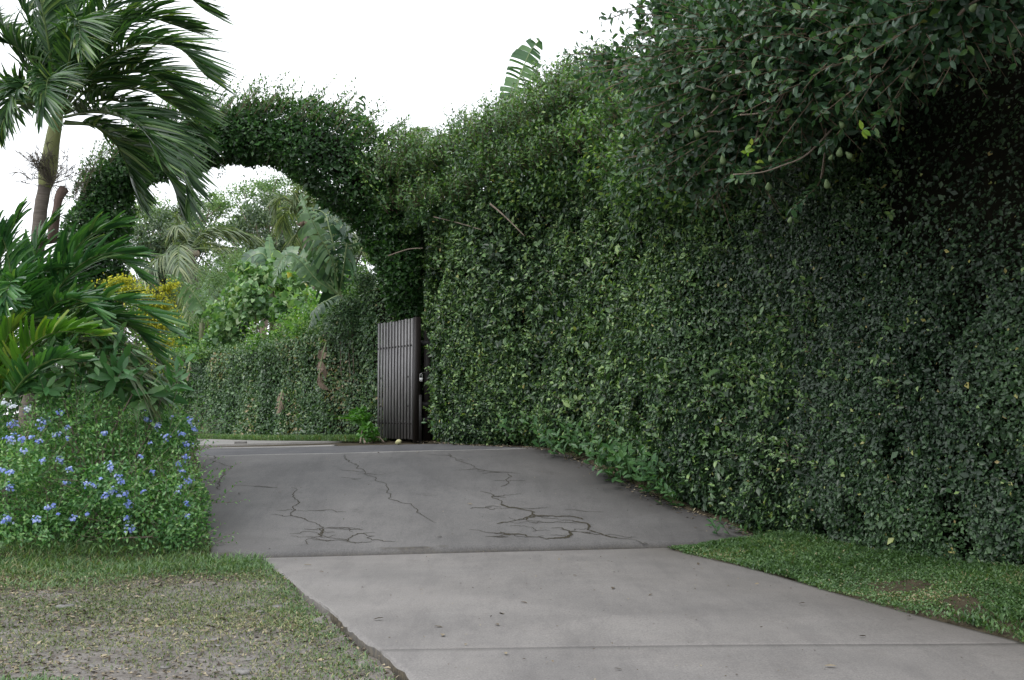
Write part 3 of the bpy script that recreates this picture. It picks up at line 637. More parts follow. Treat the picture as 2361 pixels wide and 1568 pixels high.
# overhang: broad-leaved fruiting branches leaning out above the drive, and an unseen shade canopy
g, gt = Geo(), Geo()
OVER = [(1600,60,13.6,.55),(1560,170,13.8,.45),(1600,140,13.0,.62),(1560,250,14.2,.5),(1620,230,13.4,.55),(1680,80,12.6,.65),(1690,190,12.6,.6),(1760,120,12.0,.62),(1780,30,11.8,.62),(1650,320,13.8,.5),(1720,290,12.8,.5),(1600,330,14.4,.5),
        (1560,360,14.6,.5),(1640,400,14.2,.42),(1850,60,11.4,.6),(1850,160,11.5,.55),(1800,220,12.2,.5),(1940,90,10.9,.52),(1920,180,11.2,.45),(2020,50,10.4,.5),(2010,140,10.6,.42),(1880,250,11.8,.35),(2110,60,10.0,.42),(2090,130,10.2,.32),
        (2200,20,9.6,.42),(2290,0,9.3,.4),(1530,10,14.0,.32),(1540,110,14.2,.32),(2180,90,9.9,.25),(1720,380,13.5,.3),(1480,170,14.8,.35),(1430,150,15.2,.2),(1405,130,15.3,.12)] + [(u, v, D, .8) for u, v, D in ((1690,10,14.4),(1740,-10,14.0),(1820,60,13.4),(1740,110,14.0),(1680,200,14.6),(1900,20,12.8),(1960,-20,12.2),(1850,140,13),(1770,230,13.7))]
SHADE_CANOPY = []  # unseen canopy clumps, added to shade the right end of the wall
for k in range(96):
    f = rng.uniform(0, 1) ** .8; j = int(np.interp(f, [0, 1], [np.argmin(abs(hd - 13.2)), np.argmin(abs(hd - 5.0))]))
    o = rng.uniform(-.6, 1.6 + 1.6 * min(1, f * 2.5)); p = HC[j] + hN[j] * o
    r_ = rng.uniform(.75, 1.1); SHADE_CANOPY.append((p[0], p[1], EYE + p[1] * .345 + r_ * .8 + rng.uniform(.05, .9), r_))
for k, (u, v, D, r) in enumerate(OVER):
    c = at(u, v, D); ell_leaves(g, c, (r, r, r * .8), int(1150 * r * r) + 36, .118, .5, T7, lump=.5, deep=.35, up=.7, seed=400 + k, keep=-1.0)
    n = int(75 * r * r) + 12; d = ball_points(n); d[:, 2] = d[:, 2] * .6 - .05; d[:, 0] -= .2
    shoots(g, gt, c + d * r * .6, d - UP * .1, rng.uniform(.3, .65, n), 8, .115, A([0, 0, -.1]), tpl=T7, tr=.007)
for k, (x_, y_, z_, r) in enumerate(SHADE_CANOPY):
    ell_leaves(g, (x_, y_, z_), (r, r, r * .7), int(420 * r * r), .18, .6, T4, lump=.3, deep=.35, up=.7, seed=500 + k)
# hanging sprays at the fringe
HANG = [((1640,360,13.6),(1740,400,12.6),(1700,410,12.4)),((1860,350,12.2),(1800,375,11.9),(1690,405,11.8)),((1905,340,12.4),(1890,420,12.2),(1825,482,12.0)),((2120,110,10.4),(2100,180,10.3),(2010,300,10.2)),((1990,230,11),(1930,310,11.2),(1890,340,11.4)),
        ((2060,180,10.6),(2075,230,10.5),(2040,270,10.4)),((1480,90,14.3),(1475,40,14.3),(1478,8,14.3)),((1760,330,12.8),(1800,350,12.6),(1850,330,12.4)),((1960,130,10.9),(1985,200,10.8),(1960,250,10.8)),((1500,420,15.2),(1560,440,14.9),(1640,440,14.6))]
for a, b, c_ in HANG:
    P = spline(ats([a, b, c_]), 22); V, Fc = tube(P, np.linspace(.012, .004, 22), 4); gt.add(V, Fc)
    T = nrm(np.gradient(P, axis=0))
    for rep in range(3):
        k = len(P); side = ball_points(k); side -= (side * T).sum(1, keepdims=True) * T
        g.add(*leaves(P + rng.normal(0, .01, (k, 3)), nrm(UP + rng.normal(0, .5, (k, 3)) - A([0, .4, 0])), nrm(side + T * .6), .10 * rng.uniform(.7, 1.2, k), .5, T7, rng.uniform(.2, .97, k)))
g.build("overhang_and_shade_canopy", M['fig_big'], hedge, kind="stuff")
gt.build("overhang_twigs", M['twig'], hedge, kind="stuff")
# lime new leaves at some tips
for u, v, D, n in ((1722,352,11.75,4), (1733,335,11.75,3), (1988,300,10.15,4), (1745,372,11.8,3)):
    p = at(u, v, D); d = ball_points(n) * A([1, .4, 1]); gl = Geo()
    gl.add(*leaves(np.repeat(p[None], n, 0), nrm(A([-.2, -1, .5]) + rng.normal(0, .2, (n, 3))), d, .085 * rng.uniform(.8, 1.1, n), .55, T7, rng.uniform(0, 1, n)))
    gl.build("lime_leaf_tip", M['fig_lime'], hedge)
# bare limbs that show through the foliage
def c7(c, D): return at(1394.8 + c[0] * .4213, c[1] * .4213, D)
LIMBS = [([(620,410),(700,345),(800,270),(940,260),(1150,240)], 12.35, .018), ([(760,440),(790,300),(800,275)], 12.3, .014), ([(500,470),(620,500),(780,480),(900,450),(1020,380)], 12.6, .012),
         ([(740,630),(860,615),(950,550),(990,490),(1080,400)], 12.0, .012), ([(560,720),(720,715),(800,660),(830,580),(840,470)], 12.7, .011), ([(700,955),(850,945),(960,910),(1100,850),(1250,700)], 11.85, .009),
         ([(580,620),(640,560),(690,500)], 12.5, .01), ([(1240,20),(1330,60),(1400,120)], 11.2, .02), ([(2080,-20),(1990,30),(1930,90)], 9.6, .014), ([(820,780),(840,700),(850,600)], 12.6, .014),
         ([(700,340),(820,400),(900,420)], 12.2, .01), ([(520,620),(580,600),(700,640)], 12.9, .008), ([(1180,980),(1200,850),(1210,690)], 12.2, .008)]
for pl, D, r in LIMBS:
    P = spline(A([c7(c, D - .4 + .25 * k / len(pl)) for k, c in enumerate(pl)]), 20)
    V, Fc = tube(P, np.linspace(r * .6, r * 1.15, 20), 6); obj("branch", V, Fc, M['branch'], hedge, sm=True)
for pl, D, r in (([(1290,560),(1260,420),(1190,400)], 19.6, .03), ([(1135,545),(1180,580),(1210,560)], 20.7, .03)): pass
for pts, r in (([(1290,330,20.2),(1330,390,19.8),(1400,430,19.3)], .016), ([(1130,470,21.3),(1165,500,21.1),(1210,545,20.9)], .018), ([(1240,300,20.6),(1270,370,20.2),(1310,410,19.9)], .014), ([(895,590,23.9),(940,575,23.6),(975,572,23.2)], .014), ([(1000,500,22.8),(1060,515,22.3),(1110,530,21.8)], .012)):
    P = spline(ats(pts), 14); V, Fc = tube(P, np.linspace(r, r * .5, 14), 5); obj("branch", V, Fc, M['branch'], hedge, sm=True)
# pear-shaped figs
prof = [(.001, 0), (.010, -.006), (.016, -.02), (.026, -.040), (.031, -.058), (.028, -.073), (.016, -.083), (.001, -.085)]
fv, ff = lathe(prof, 9); fruit_me = make_mesh("fig_fruit", fv, ff, M['fruit'], {"rnd": np.full(len(fv), .5)}, True)
FRUIT = [(640,60,12.3),(668,183,12.0),(385,258,12.9),(1390,552,11.2),(1282,665,11.4),(490,712,12.7),(1288,805,11.5),(1318,832,11.45),(895,1000,11.7),(1018,1185,11.9),(900,850,11.7),(2035,20,9.4),(225,805,14.0),(258,790,14.0),(592,512,12.4),(1210,980,11.8),(1245,845,11.5),(1260,510,11.3),(1700,395,10.4),(640,850,12.6)]
FRUIT3 = [c7(f[:2], f[2] - .4) for f in FRUIT] + [at(u, v, D) for u, v, D in ((1124,515,21.0),(1118,505,21.0),(1012,470,22.3),(1095,415,21.6),(1098,480,21.4),(1125,425,21.4))]
for p in FRUIT3:
    o = bpy.data.objects.new("fruit", fruit_me); link(o, hedge); s = rng.uniform(.65, 1.15)
    o.location = tuple(p - wloc(hedge)); o.rotation_euler = (rng.normal(0, .5), rng.normal(0, .5), rng.uniform(0, 6)); o.scale = (s, s, s)

# ------------------------------------------------------------------ leafy arch over the gateway
arch = thing("hedge_arch", "dark leafy arch of trained fig spanning the gateway with windblown shoots on top", "arch", at(560, 1030, 24.7) * A([1, 1, 0]) + A([0, 0, 1.05]))
AP = [(212,1030,.5),(212,760,.5),(210,600,.5),(220,500,.54),(272,415,.52),(365,345,.54),(470,318,.56),(590,310,.60),(690,325,.68),(778,362,.76),(855,430,.80),(912,540,.62),(932,645,.46),(975,740,.36),(990,820,.34),(990,1010,.34)]
AC = spline(A([np.r_[at(u, v, 24.75 + .45 * (v > 700) * (u > 700)), r] for u, v, r in AP]), 140)
aT = nrm(np.gradient(AC[:, :3], axis=0)); aS = A([0, 1., 0]) + 0 * aT; aN = nrm(np.cross(aT, aS)); aR = AC[:, 3]
def arch_pts(n, grow_=1.0, lo=0, hi=139):
    s = rng.uniform(lo, hi, n); i = s.astype(int); a = rng.uniform(0, 2 * math.pi, n)
    d = np.cos(a)[:, None] * aN[i] + np.sin(a)[:, None] * aS[i]
    return AC[i, :3] + (np.cos(a)[:, None] * aN[i] * 1.0 + np.sin(a)[:, None] * aS[i] * 1.15) * (aR[i] * grow_)[:, None] + aT[i] * rng.normal(0, .06, (n, 1)), d, i
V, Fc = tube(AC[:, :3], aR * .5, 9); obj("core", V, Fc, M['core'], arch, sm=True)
g, gt = Geo(), Geo()
P, d, i = arch_pts(76000)
f = .13 * waves(P, 1.8, 111) + .07 * waves(P, 5, 112) - np.abs(rng.normal(0, .12, len(P)))
P = P + d * f[:, None]; n = len(P)
R = np.clip(rng.uniform(0, 1, n) * .8 + .12 * waves(P, 2.5, 113) + .05, 0, .955)
g.add(*leaves(P, nrm(d * .8 + UP * .5 + rng.normal(0, .5, (n, 3))), nrm(rng.normal(0, 1, (n, 3)) + d * .6),   .096 * np.exp(rng.normal(0, .25, n)), .52, T4, R))
P, d, i = arch_pts(4200, .95, 40, 125); m = d[:, 2] > .15; P, d = P[m], d[m]; keep = rng.uniform(0, 1, len(P)) < .30; P, d = P[keep], d[keep]; n = len(P)
shoots(g, gt, P, d * .6 + A([.55, -.1, .75]) + rng.normal(0, .15, (n, 3)), rng.uniform(.3, .85, n), 13, .115, A([.32, 0, .02]), roff=.1, tr=.008, asp=.46)
P, d, i = arch_pts(900, 1.0, 30, 128); m = rng.uniform(0, 1, len(P)) < .3; P, d = P[m], d[m]; n = len(P)
shoots(g, gt, P, d + rng.normal(0, .3, (n, 3)), rng.uniform(.15, .35, n), 7, .075, A([.05, 0, -.1]))
pd = ats([(505,392,24.5),(515,395,24.4),(790,500,24.2),(560,396,24.5),(380,440,24.6),(640,410,24.4)]); shoots(g, gt, pd, A([[0, 0, -1.]] * 6) + rng.normal(0, .2, (6, 3)), A([.16, .22, .2, .1, .2, .14]), 5, .08, A([0, 0, 0]))
g.build("arch_foliage", M['arch'], arch, kind="stuff")
gt.build("twigs", M['twig'], arch, kind="stuff")

# ------------------------------------------------------------------ far hedge beyond the arch
far = thing("low_hedge", "lower grey green clipped hedge beyond the arch, above the grass verge", "hedge", (FC[60, 0], FC[60, 1], 1.0))
fl = np.r_[0, np.cumsum(np.linalg.norm(np.diff(FC, axis=0), axis=1))]
fz0 = H(FC[:, 0], FC[:, 1]) - .02; fzt = np.interp(FC[:, 1], [25, 26.5, 28, 31, 36, 43], [4.9, 4.2, 3.5, 3.25, 3.2, 3.2])
cv = [np.c_[FC + fN * -.16, fz0 + (fzt - .1 - fz0) * k / 9] for k in range(10)] + [np.c_[FC - fN * 1.0, fzt - .15], np.c_[FC - fN * 1.0, fz0]]
C = np.stack(cv, 1); n0, n1 = C.shape[:2]; ii = (np.arange(n0 - 1)[:, None] * n1 + np.arange(n1 - 1)[None]).ravel()
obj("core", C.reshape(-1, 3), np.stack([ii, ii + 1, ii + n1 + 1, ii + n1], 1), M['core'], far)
n = 62000; s = rng.uniform(0, fl[-1] * .85, n); k = lambda a: np.interp(s, fl, a)
Nn = np.stack([k(fN[:, 0]), k(fN[:, 1]), 0 * s], 1); T = np.stack([-Nn[:, 1], Nn[:, 0], 0 * s], 1); f = rng.uniform(0, 1, n)
P = np.stack([k(FC[:, 0]), k(FC[:, 1]), k(fz0) + (k(fzt) - k(fz0)) * f], 1)
off = .10 * waves(P, 1.5, 121) + .05 * waves(P, 4.5, 122) - np.abs(rng.normal(0, .08, n))
P = P + Nn * off[:, None] + UP * (.10 * waves(P, 2.0, 123) * f)[:, None]
g, gt = Geo(), Geo()
g.add(*leaves(P, nrm(Nn * .9 + UP * .45 + rng.normal(0, .5, (n, 3))), nrm(T * rng.normal(0, 1, (n, 1)) + Nn * .4 + UP * rng.normal(-.3, .7, (n, 1))), .075 * np.exp(rng.normal(0, .25, n)), .52, T4, np.clip(rng.uniform(0, 1, n) + .12 * waves(P, 2, 124), 0, 1)))
n = 9000; s = rng.uniform(0, fl[-1] * .85, n); Nn = np.stack([k(fN[:, 0]), k(fN[:, 1]), 0 * s], 1)
P = np.stack([k(FC[:, 0]), k(FC[:, 1]), k(fzt)], 1) - Nn * rng.uniform(-.1, .9, (n, 1)) + UP * np.abs(rng.normal(0, .12, (n, 1)))
g.add(*leaves(P, nrm(UP + rng.normal(0, .5, (n, 3))), rng.normal(0, 1, (n, 3)), .08, .52, T4, rng.uniform(.2, 1, n)))
g.build("clipped_foliage", M['farhedge'], far, kind="stuff")

# ------------------------------------------------------------------ gate leaf, padlock
gR, gL = at(958, 1014, 24.0), at(874, 1011, 25.5); gR[2] = gL[2] = 1.10
ax = nrm(gL - gR); out = nrm(np.cross(ax, UP)); out = out * np.sign(out @ A([-1, -.6, 0])); Lg = np.linalg.norm(gL - gR); GH = 2.36
gate = thing("gate", "open dark slatted wooden gate leaf standing beside the hedge", "gate", gR)
pc = Lg / 12.0
for k in range(12):
    c = gR + ax * (pc * (k + .62)) + out * .042; hh = GH - .02 * rng.uniform(0, 1)
    V, Fc = box(c + UP * (hh / 2 + .03), ax * (pc * .25), out * .010, UP * hh / 2, .003)
    sl = obj("slat", V, Fc, M['wood'], gate)
    for zb in (1.86, .34) + ((1.25, .68) if k in (1, 10) else ()):
        bv, bf = lathe([(.001, 0.0), (.02, 0), (.02, .007), (.012, .013), (.001, .014)], 8)
        B = bv[:, 0, None] * ax + bv[:, 1, None] * UP + bv[:, 2, None] * out
        obj("bolt", B + c + out * .010 + UP * zb, bf, M['iron'], sl)
for zb in (.36, 1.88):
    V, Fc = box(gR + ax * Lg / 2 + UP * zb - out * .0, ax * Lg / 2, out * .03, UP * .05, .005); obj("cross_rail", V, Fc, M['darkwood'], gate)
V, Fc = box(gR + ax * Lg / 2 + UP * (GH / 2) - out * .09, ax * (Lg / 2 - .01), out * .012, UP * (GH / 2 - .03)); obj("backing_panel", V, Fc, M['darkwood'], gate)
V, Fc = box(gR - ax * .05 + UP * (GH / 2 + .0) - out * .0, ax * .055, out * .06, UP * (GH / 2 + .04), .008); obj("end_stile", V, Fc, M['darkwood'], gate)
V, Fc = box(gR - ax * .0 + A([.09, -.05, 0]) + UP * (.42), A([.035, 0, 0]), A([0, .03, 0]), UP * .47, .006); obj("drop_bolt", V, Fc, M['iron'], gate)
post = thing("gate_post", "dark square post at the hinge end of the gate, half lost in the fig", "post", at(985, 1020, 24.15) * A([1, 1, 0]) + A([0, 0, 1.05]))
pb = A(post.location)
V, Fc = box(pb + UP * 1.1, A([.07, 0, 0]), A([0, .07, 0]), UP * 1.1, .01); obj("shaft", V, Fc, M['darkwood'], post)
for zb in (.45, .75, 1.95):
    V, Fc = box(pb + UP * zb + A([-.02, -.08, 0]), A([.11, 0, 0]), A([0, .012, 0]), UP * .05, .004); obj("hinge_strap", V, Fc, M['iron'], post)
lp = at(971, 860, 23.85)
V, Fc = tube(spline(A([lp + A([.0, 0, .0]), lp + A([.16, .03, .015]), lp + A([.17, .03, .05]), lp + A([.30, .08, .055])]), 16), .009, 6); obj("latch_rod", V, Fc, M['iron'], post, sm=True)
lock = thing("padlock", "small steel padlock hanging on the latch rod beside the gate", "padlock", lp + A([0, -.01, -.16]))
a = np.linspace(0, math.pi, 12); P = np.vstack([[[.022, 0, .06]], np.c_[.022 * np.cos(a), 0 * a, .125 + .022 * np.sin(a)], [[-.022, 0, .06]]])
V, Fc = tube(P + A(lock.location), .005, 6); obj("shackle", V, Fc, M['steel'], lock, sm=True)
V, Fc = box(A(lock.location) + UP * .03, A([.03, 0, 0]), A([0, .013, 0]), UP * .035, .008); obj("body", V, Fc, M['steel'], lock)

# ------------------------------------------------------------------ palms
def frond(parent, path, n, LL, wid, mat, vang=.5, wind=(0, 0, 0), droop=.35, sw0=1.15, sw1=.45, t0=.16, rr=.018, rlo=0., rhi=1., jit=.12, tipw=.08, flip=None, name="frond"):
    P = spline(path, 60); T = nrm(np.gradient(P, axis=0))
    S = np.cross(T, UP); w = np.linalg.norm(S, axis=1, keepdims=True); S = np.where(w > .15, S, np.cross(T, A([0, 1., .2])) if flip is None else A(flip)); S = nrm(S); N = np.cross(S, T)
    if N[:, 2].mean() < 0: N = -N
    t = np.linspace(t0, 1, n); g = Geo(); q = A([0, .22, .5, .78, 1.0]); ww = A([.45, 1, .95, .62, tipw])
    for side in (-1, 1):
        tt = np.clip(t + rng.normal(0, .006, n), 0, 1); k = tt * 59; i = np.clip(k.astype(int), 0, 58); fr = (k - i)[:, None]
        p0 = P[i] * (1 - fr) + P[i + 1] * fr; Tt, Ss, Nn = T[i], S[i], N[i]
        sw = (sw0 + (sw1 - sw0) * tt + rng.normal(0, jit, n))[:, None]; va = (vang + rng.normal(0, jit * 1.6, n))[:, None]
        d = nrm(Tt * np.cos(sw) + (side * Ss * np.cos(va) + Nn * np.sin(va)) * np.sin(sw))
        L = LL * np.interp(tt, [t0, t0 + .12, .4, .75, 1], [.55, .85, 1, .85, .5]) * rng.uniform(.85, 1.1, n)
        b = A(wind) - UP * droop * rng.uniform(.5, 1.5, (n, 1))
        wd = nrm(Tt - (Tt * d).sum(1, keepdims=True) * d); tw = rng.normal(0, .45, (n, 1)); wd = nrm(wd * np.cos(tw) + np.cross(d, wd) * np.sin(tw))
        pts = p0[:, None] + d[:, None] * (L[:, None] * q)[:, :, None] + b[:, None] * (L[:, None] * q ** 2)[:, :, None]
        hw = wid * ww[None, :, None] * .5 * rng.uniform(.8, 1.2, (n, 1, 1)); nb = nrm(np.cross(d, wd))[:, None] * hw * .35
        V = np.stack([pts - wd[:, None] * hw + nb, pts, pts + wd[:, None] * hw + nb], 2).reshape(-1, 3)
        fc = []
        for a_ in range(4):
            for c_ in range(2):
                o = a_ * 3 + c_; fc += [[o, o + 1, o + 4], [o, o + 4, o + 3]]
        Fc = (A(fc)[None] + (np.arange(n) * 15)[:, None, None]).reshape(-1, 3)
        g.add(V, Fc, np.repeat(np.clip(rng.uniform(rlo, rhi, n), 0, 1), 15))
    fo = g.build(name, mat, parent)
    V, Fc = tube(P, np.linspace(rr, rr * .25, 60), 5); obj("rachis", V, Fc, M['rachis'], fo, sm=True)
    return fo
PD = 17.0
palm = thing("palm_tree", "tall palm with pale green crownshaft and windblown dark fronds at the drive edge", "palm tree", at(55, 1080, PD) * A([1, 1, 0]) + A([0, 0, .5]))
tp = spline(np.vstack([A(palm.location), at(78, 700, PD), at(92, 500, PD), at(104, 428, PD)]), 40)
rad = np.linspace(.125, .088, 40) * (1 + .05 * (np.arange(40) % 2))
V, Fc = tube(tp, rad, 10); obj("trunk", V, Fc, M['palmtrunk'], palm, sm=True)
cs = spline(ats([(104,432),(113,380),(122,320),(130,280),(140,240)], PD), 16)
V, Fc = tube(cs, A([.088, .108, .118, .122, .12, .115, .11, .105, .10, .098, .095, .09, .085, .07, .06, .05]), 12); obj("crownshaft", V, Fc, M['crownshaft'], palm, sm=True)
P = spline(ats([(148,436,16.85),(136,455,16.8),(128,500,16.8),(118,560,16.8)]), 12); V, Fc = tube(P, A([.075, .07, .06, .055, .05, .055, .06, .065, .07, .07, .06, .03]), 8); obj("dead_sheath", V, Fc, M['sheath'], palm, sm=True)
FR = [([(145,262,17),(190,160,17),(260,80,17.1),(330,42,17.2),(430,62,17.3)], .95, .55), ([(150,258,17),(215,195,16.8),(300,163,16.6),(370,182,16.5),(440,240,16.4)], .95, .6),
      ([(150,262,17),(235,230,16.6),(310,248,16.4),(385,310,16.2),(425,410,16.1),(436,470,16.1)], .72, .4), ([(147,285,17),(215,290,16.9),(270,320,16.8),(345,355,16.8),(395,420,16.8),(415,480,16.8)], .66, .36),
      ([(150,280,17),(215,290,17.3),(262,325,17.5),(292,380,17.6),(312,450,17.6)], .7, .35), ([(138,255,17),(128,195,16.3),(112,180,15.6),(105,215,15.0),(100,262,14.8)], .75, .35),
      ([(142,250,17),(165,110,16.4),(178,50,15.7),(182,60,15.2),(185,110,14.9)], .75, .35), ([(130,255,17),(90,170,17),(40,110,17),(-30,90,17)], .85, .5),
      ([(130,262,17),(70,212,16.7),(0,205,16.5),(-60,250,16.4)], .75, .4), ([(132,250,17),(95,120,17.2),(60,30,17.3),(10,-50,17.4)], .9, .5), ([(140,248,17),(160,120,17.4),(185,0,17.6),(230,-90,17.8)], .95, .55),
      ([(140,250,17),(130,110,17.6),(110,-20,18),(60,-110,18.2)], .9, .5), ([(132,262,17),(80,235,17.6),(30,260,18),(-20,330,18.2)], .75, .35), ([(146,255,17),(220,130,17.6),(300,30,18),(390,-30,18.3),(470,20,18.4)], .95, .6),
      ([(148,270,17),(200,260,16.3),(255,262,15.8),(330,300,15.4),(375,370,15.2)], .75, .45), ([(148,262,17),(225,220,17.6),(320,205,18),(400,240,18.2),(455,310,18.3)], .85, .55),
      ([(142,250,17),(200,110,16.7),(250,10,16.5),(300,-60,16.4),(380,-80,16.3)], .95, .55), ([(146,255,17),(230,150,16.2),(320,100,15.8),(410,110,15.6),(470,170,15.5)], .9, .6), ([(135,250,17),(110,90,16.6),(90,-20,16.4),(70,-100,16.3)], .9, .45), ([(128,258,17),(60,150,17.4),(0,60,17.6),(-60,20,17.8)], .9, .45),
      ([(138,252,17),(150,130,18),(165,10,18.6),(180,-90,19)], .95, .5), ([(132,258,17),(95,215,16.2),(60,200,15.7),(25,225,15.4),(10,275,15.3)], .7, .3)]
for pl, LL, wv in FR:
    frond(palm, ats(pl), 84, LL * .80, .043, M['palm'], vang=.55, wind=(.36 * wv / .5, 0, -.02), droop=.26, rr=.022)
for cu, cv_, n in ((80, 385, 26), (110, 360, 14), (150, 400, 10), (165, 445, 8)):
    g = Geo(); P0 = np.repeat(at(118, 425, 16.9)[None], n, 0); e = at(cu, cv_, 16.8) + rng.normal(0, .13, (n, 3)); mid = (P0 + e) / 2 + rng.normal(0, .05, (n, 3))
    g.add(*twigs(P0, mid, e, .006))
    for rep in range(7):
        d = nrm(rng.normal(0, 1, (n, 3))); g.add(*twigs(e + (mid - e) * rng.uniform(0, .6, (n, 1)), e + d * .07, e + d * .15 + rng.normal(0, .02, (n, 3)), .0045))
    g.build("flower_spray", M['dry'], palm)

def clump(label, base, fronds, mat, **kw):
    t_ = thing("low_palm", label, "palm", base, "young palms in the border")
    V, Fc = tube(spline(A([A(base), A(base) + A([.02, 0, .45])]), 6), np.linspace(.07, .05, 6), 8); obj("stem", V, Fc, M['palmtrunk'], t_, sm=True)
    for f in fronds:
        pl, LL = f[0], f[1]; k2 = dict(kw); k2.update(f[2] if len(f) > 2 else {})
        m_ = k2.pop('mat', mat); frond(t_, ats(pl), k2.pop('n', 38), LL * .84, k2.pop('wid', .05), m_, **k2)
    return t_
def gb(u, D, z=None):
    p = at(u, 1000, D); p[2] = float(G(p[:1], p[1:2])[0]) if z is None else z; return p
kw = dict(vang=.6, wind=(.25, 0, .05), droop=.2, sw0=1.0, sw1=.4, tipw=.45, rr=.016)
clump("big dark green young palm with fans of broad leaflets behind the blue flowering shrub", gb(60, 16.2), [
    ([(70,800,16.2),(100,690,16),(147,610,15.8),(200,548,15.7),(262,520,15.6)], .72), ([(75,800,16.2),(120,690,15.8),(180,615,15.5),(240,585,15.4),(310,585,15.3)], .7),
    ([(60,800,16.2),(75,640,16.4),(90,560,16.5),(130,500,16.6)], .6, {'rhi': 1.0}), ([(80,810,16.2),(140,720,15.6),(230,690,15.2),(310,705,15.0),(385,752,14.9)], .62),
    ([(80,810,16.2),(150,750,15.9),(240,730,15.8),(310,760,15.8),(360,820,15.8)], .6), ([(55,800,16.2),(30,660,16.0),(10,560,15.9),(-30,500,15.8)], .6), ([(60,800,16.2),(55,700,15.4),(35,650,14.9),(20,660,14.6),(10,700,14.4)], .55),
    ([(75,800,16.2),(150,660,16.6),(220,600,16.9),(280,600,17),(330,640,17)], .6), ([(70,800,16.2),(110,720,15.4),(150,690,15.0),(200,700,14.8),(240,740,14.7)], .5)], M['palm2'], **kw)
clump("dark young palm with spiky leaflets leaning out of the border by the tall trunk", gb(-40, 16.0), [
    ([(-40,800,16),(-10,640,16),(15,560,16),(45,490,16)], .6), ([(-40,800,16),(0,700,15.8),(60,640,15.6),(130,620,15.5)], .55), ([(-40,800,16),(-60,640,16),(-70,560,16),(-90,520,16)], .6),
    ([(-40,820,16),(10,760,15.4),(80,740,15.1),(150,760,15.0)], .55), ([(-40,800,16),(20,650,16.6),(60,580,16.9),(110,560,17)], .6), ([(-40,820,16),(-20,720,15.3),(0,690,15),(30,700,14.8)], .5)], M['palm2'], **kw)
clump("small lime green young palm glowing among darker fronds", gb(15, 14.9), [
    ([(15,930,14.9),(40,840,14.7),(80,790,14.6),(140,765,14.5),(225,772,14.4)], .5), ([(12,930,14.9),(5,830,14.8),(20,770,14.7),(45,740,14.7)], .42), ([(15,930,14.9),(60,870,14.4),(120,830,14.2),(190,830,14.1)], .42, {'mat': M['palm2']}),
    ([(10,930,14.9),(-20,850,14.9),(-50,800,14.9)], .45)], M['palm_lime'], wid=.055, vang=.7, wind=(.15, 0, .1), droop=.15, tipw=.5)
clump("drooping olive green young palm with long pale hanging leaflets beside the broad leaved shrub", gb(150, 15.6), [
    ([(150,900,15.6),(190,810,15.4),(250,790,15.3),(310,820,15.3),(350,890,15.3)], .62), ([(150,900,15.6),(200,840,15.2),(260,830,15.0),(310,870,14.9),(340,930,14.9)], .55), ([(150,900,15.6),(180,780,15.8),(240,740,15.9),(310,760,16),(365,830,16)], .65),
    ([(150,900,15.6),(150,790,15.4),(190,740,15.2),(250,760,15.0)], .5, {'mat': M['palm2']})], M['palm_olive'], vang=.35, wind=(.3, 0, -.1), droop=.45, wid=.034, n=44)

# ------------------------------------------------------------------ shrubs on the left
def bush(name, label, cat, base, ells, n, ls, mat, asp=.5, tpl=T4, seed=1, lump=.25, deep=.25, core=True, group=None, nsh=0, shl=.3, part="foliage", bend=(0, 0, .1), keep=-1.2, kind=None):
    t_ = thing(name, label, cat, base, group); g, gt = Geo(), Geo()
    tot = sum(r[0] * r[2] + r[1] * r[2] for c, r in ells)
    for k, (c, r) in enumerate(ells):
        m_ = int(n * (r[0] * r[2] + r[1] * r[2]) / tot); ell_leaves(g, c, r, m_, ls, asp, tpl, lump=lump, deep=deep, up=.6, seed=seed + k * 7, keep=keep, pmin=-.75)
        if nsh:
            q = int(nsh * (r[0] * r[2] + r[1] * r[2]) / tot); d = ball_points(q); d[:, 2] = d[:, 2] * .7 + .35; d[:, 1] -= .25; d = nrm(d)
            shoots(g, gt, A(c) + d * A(r) * .88, d + UP * .35 + rng.normal(0, .25, (q, 3)), rng.uniform(.5, 1.2, q) * shl, 8, ls * 1.05, A(bend), asp=asp, tpl=tpl)
    for k in range(7):
        c, r = ells[k % len(ells)]; e = A(c) + ball_points(1)[0] * A(r) * .55
        b_ = A(base) + rng.normal(0, .12, 3) * A([1, 1, 0]); V, Fc = tube(spline(A([b_, (b_ + e) / 2 + rng.normal(0, .06, 3), e]), 10), np.linspace(.022, .008, 10), 5); gt.add(V, Fc)
    fo = g.build(part, mat, t_); fo["kind"] = "stuff"; gt.build("stems", M['branch'], t_, kind="stuff")
    return t_
PE = [((-4.8, 15.05, .66), (.95, 1.1, .85)), ((-6.0, 15.0, .64), (1.05, 1.1, .95)), ((-5.05, 16.4, .95), (.8, 1.3, .85)), ((-5.4, 18.0, 1.1), (.7, 1.2, .7)), ((-7.3, 14.8, .6), (1.0, 1.0, .98)), ((-4.2, 14.4, .36), (.6, .6, .5)), ((-5.9, 16.6, 1.0), (.8, 1.0, .85)), ((-5.4, 14.2, .3), (.8, .6, .4)), ((-3.95, 15.0, .62), (.38, .5, .45)), ((-4.3, 15.4, 1.35), (.4, .5, .35)), ((-5.2, 14.8, 1.45), (.5, .5, .38)), ((-6.3, 14.6, 1.4), (.45, .45, .4)), ((-4.55, 14.0, .75), (.4, .35, .35)), ((-5.6, 14.0, 1.0), (.45, .35, .4)), ((-3.75, 14.2, .22), (.3, .35, .28)), ((-4.6, 17.0, 1.3), (.4, .5, .4))]
plumb = bush("plumbago_shrub", "sprawling light green shrub covered in blue flower clusters at the ramp corner", "shrub", (-5.2, 14.6, 0.02), PE, 62000, .058, M['plumb'], asp=.48, seed=140, lump=.36, deep=.22, nsh=900, shl=.46, keep=-1.0)
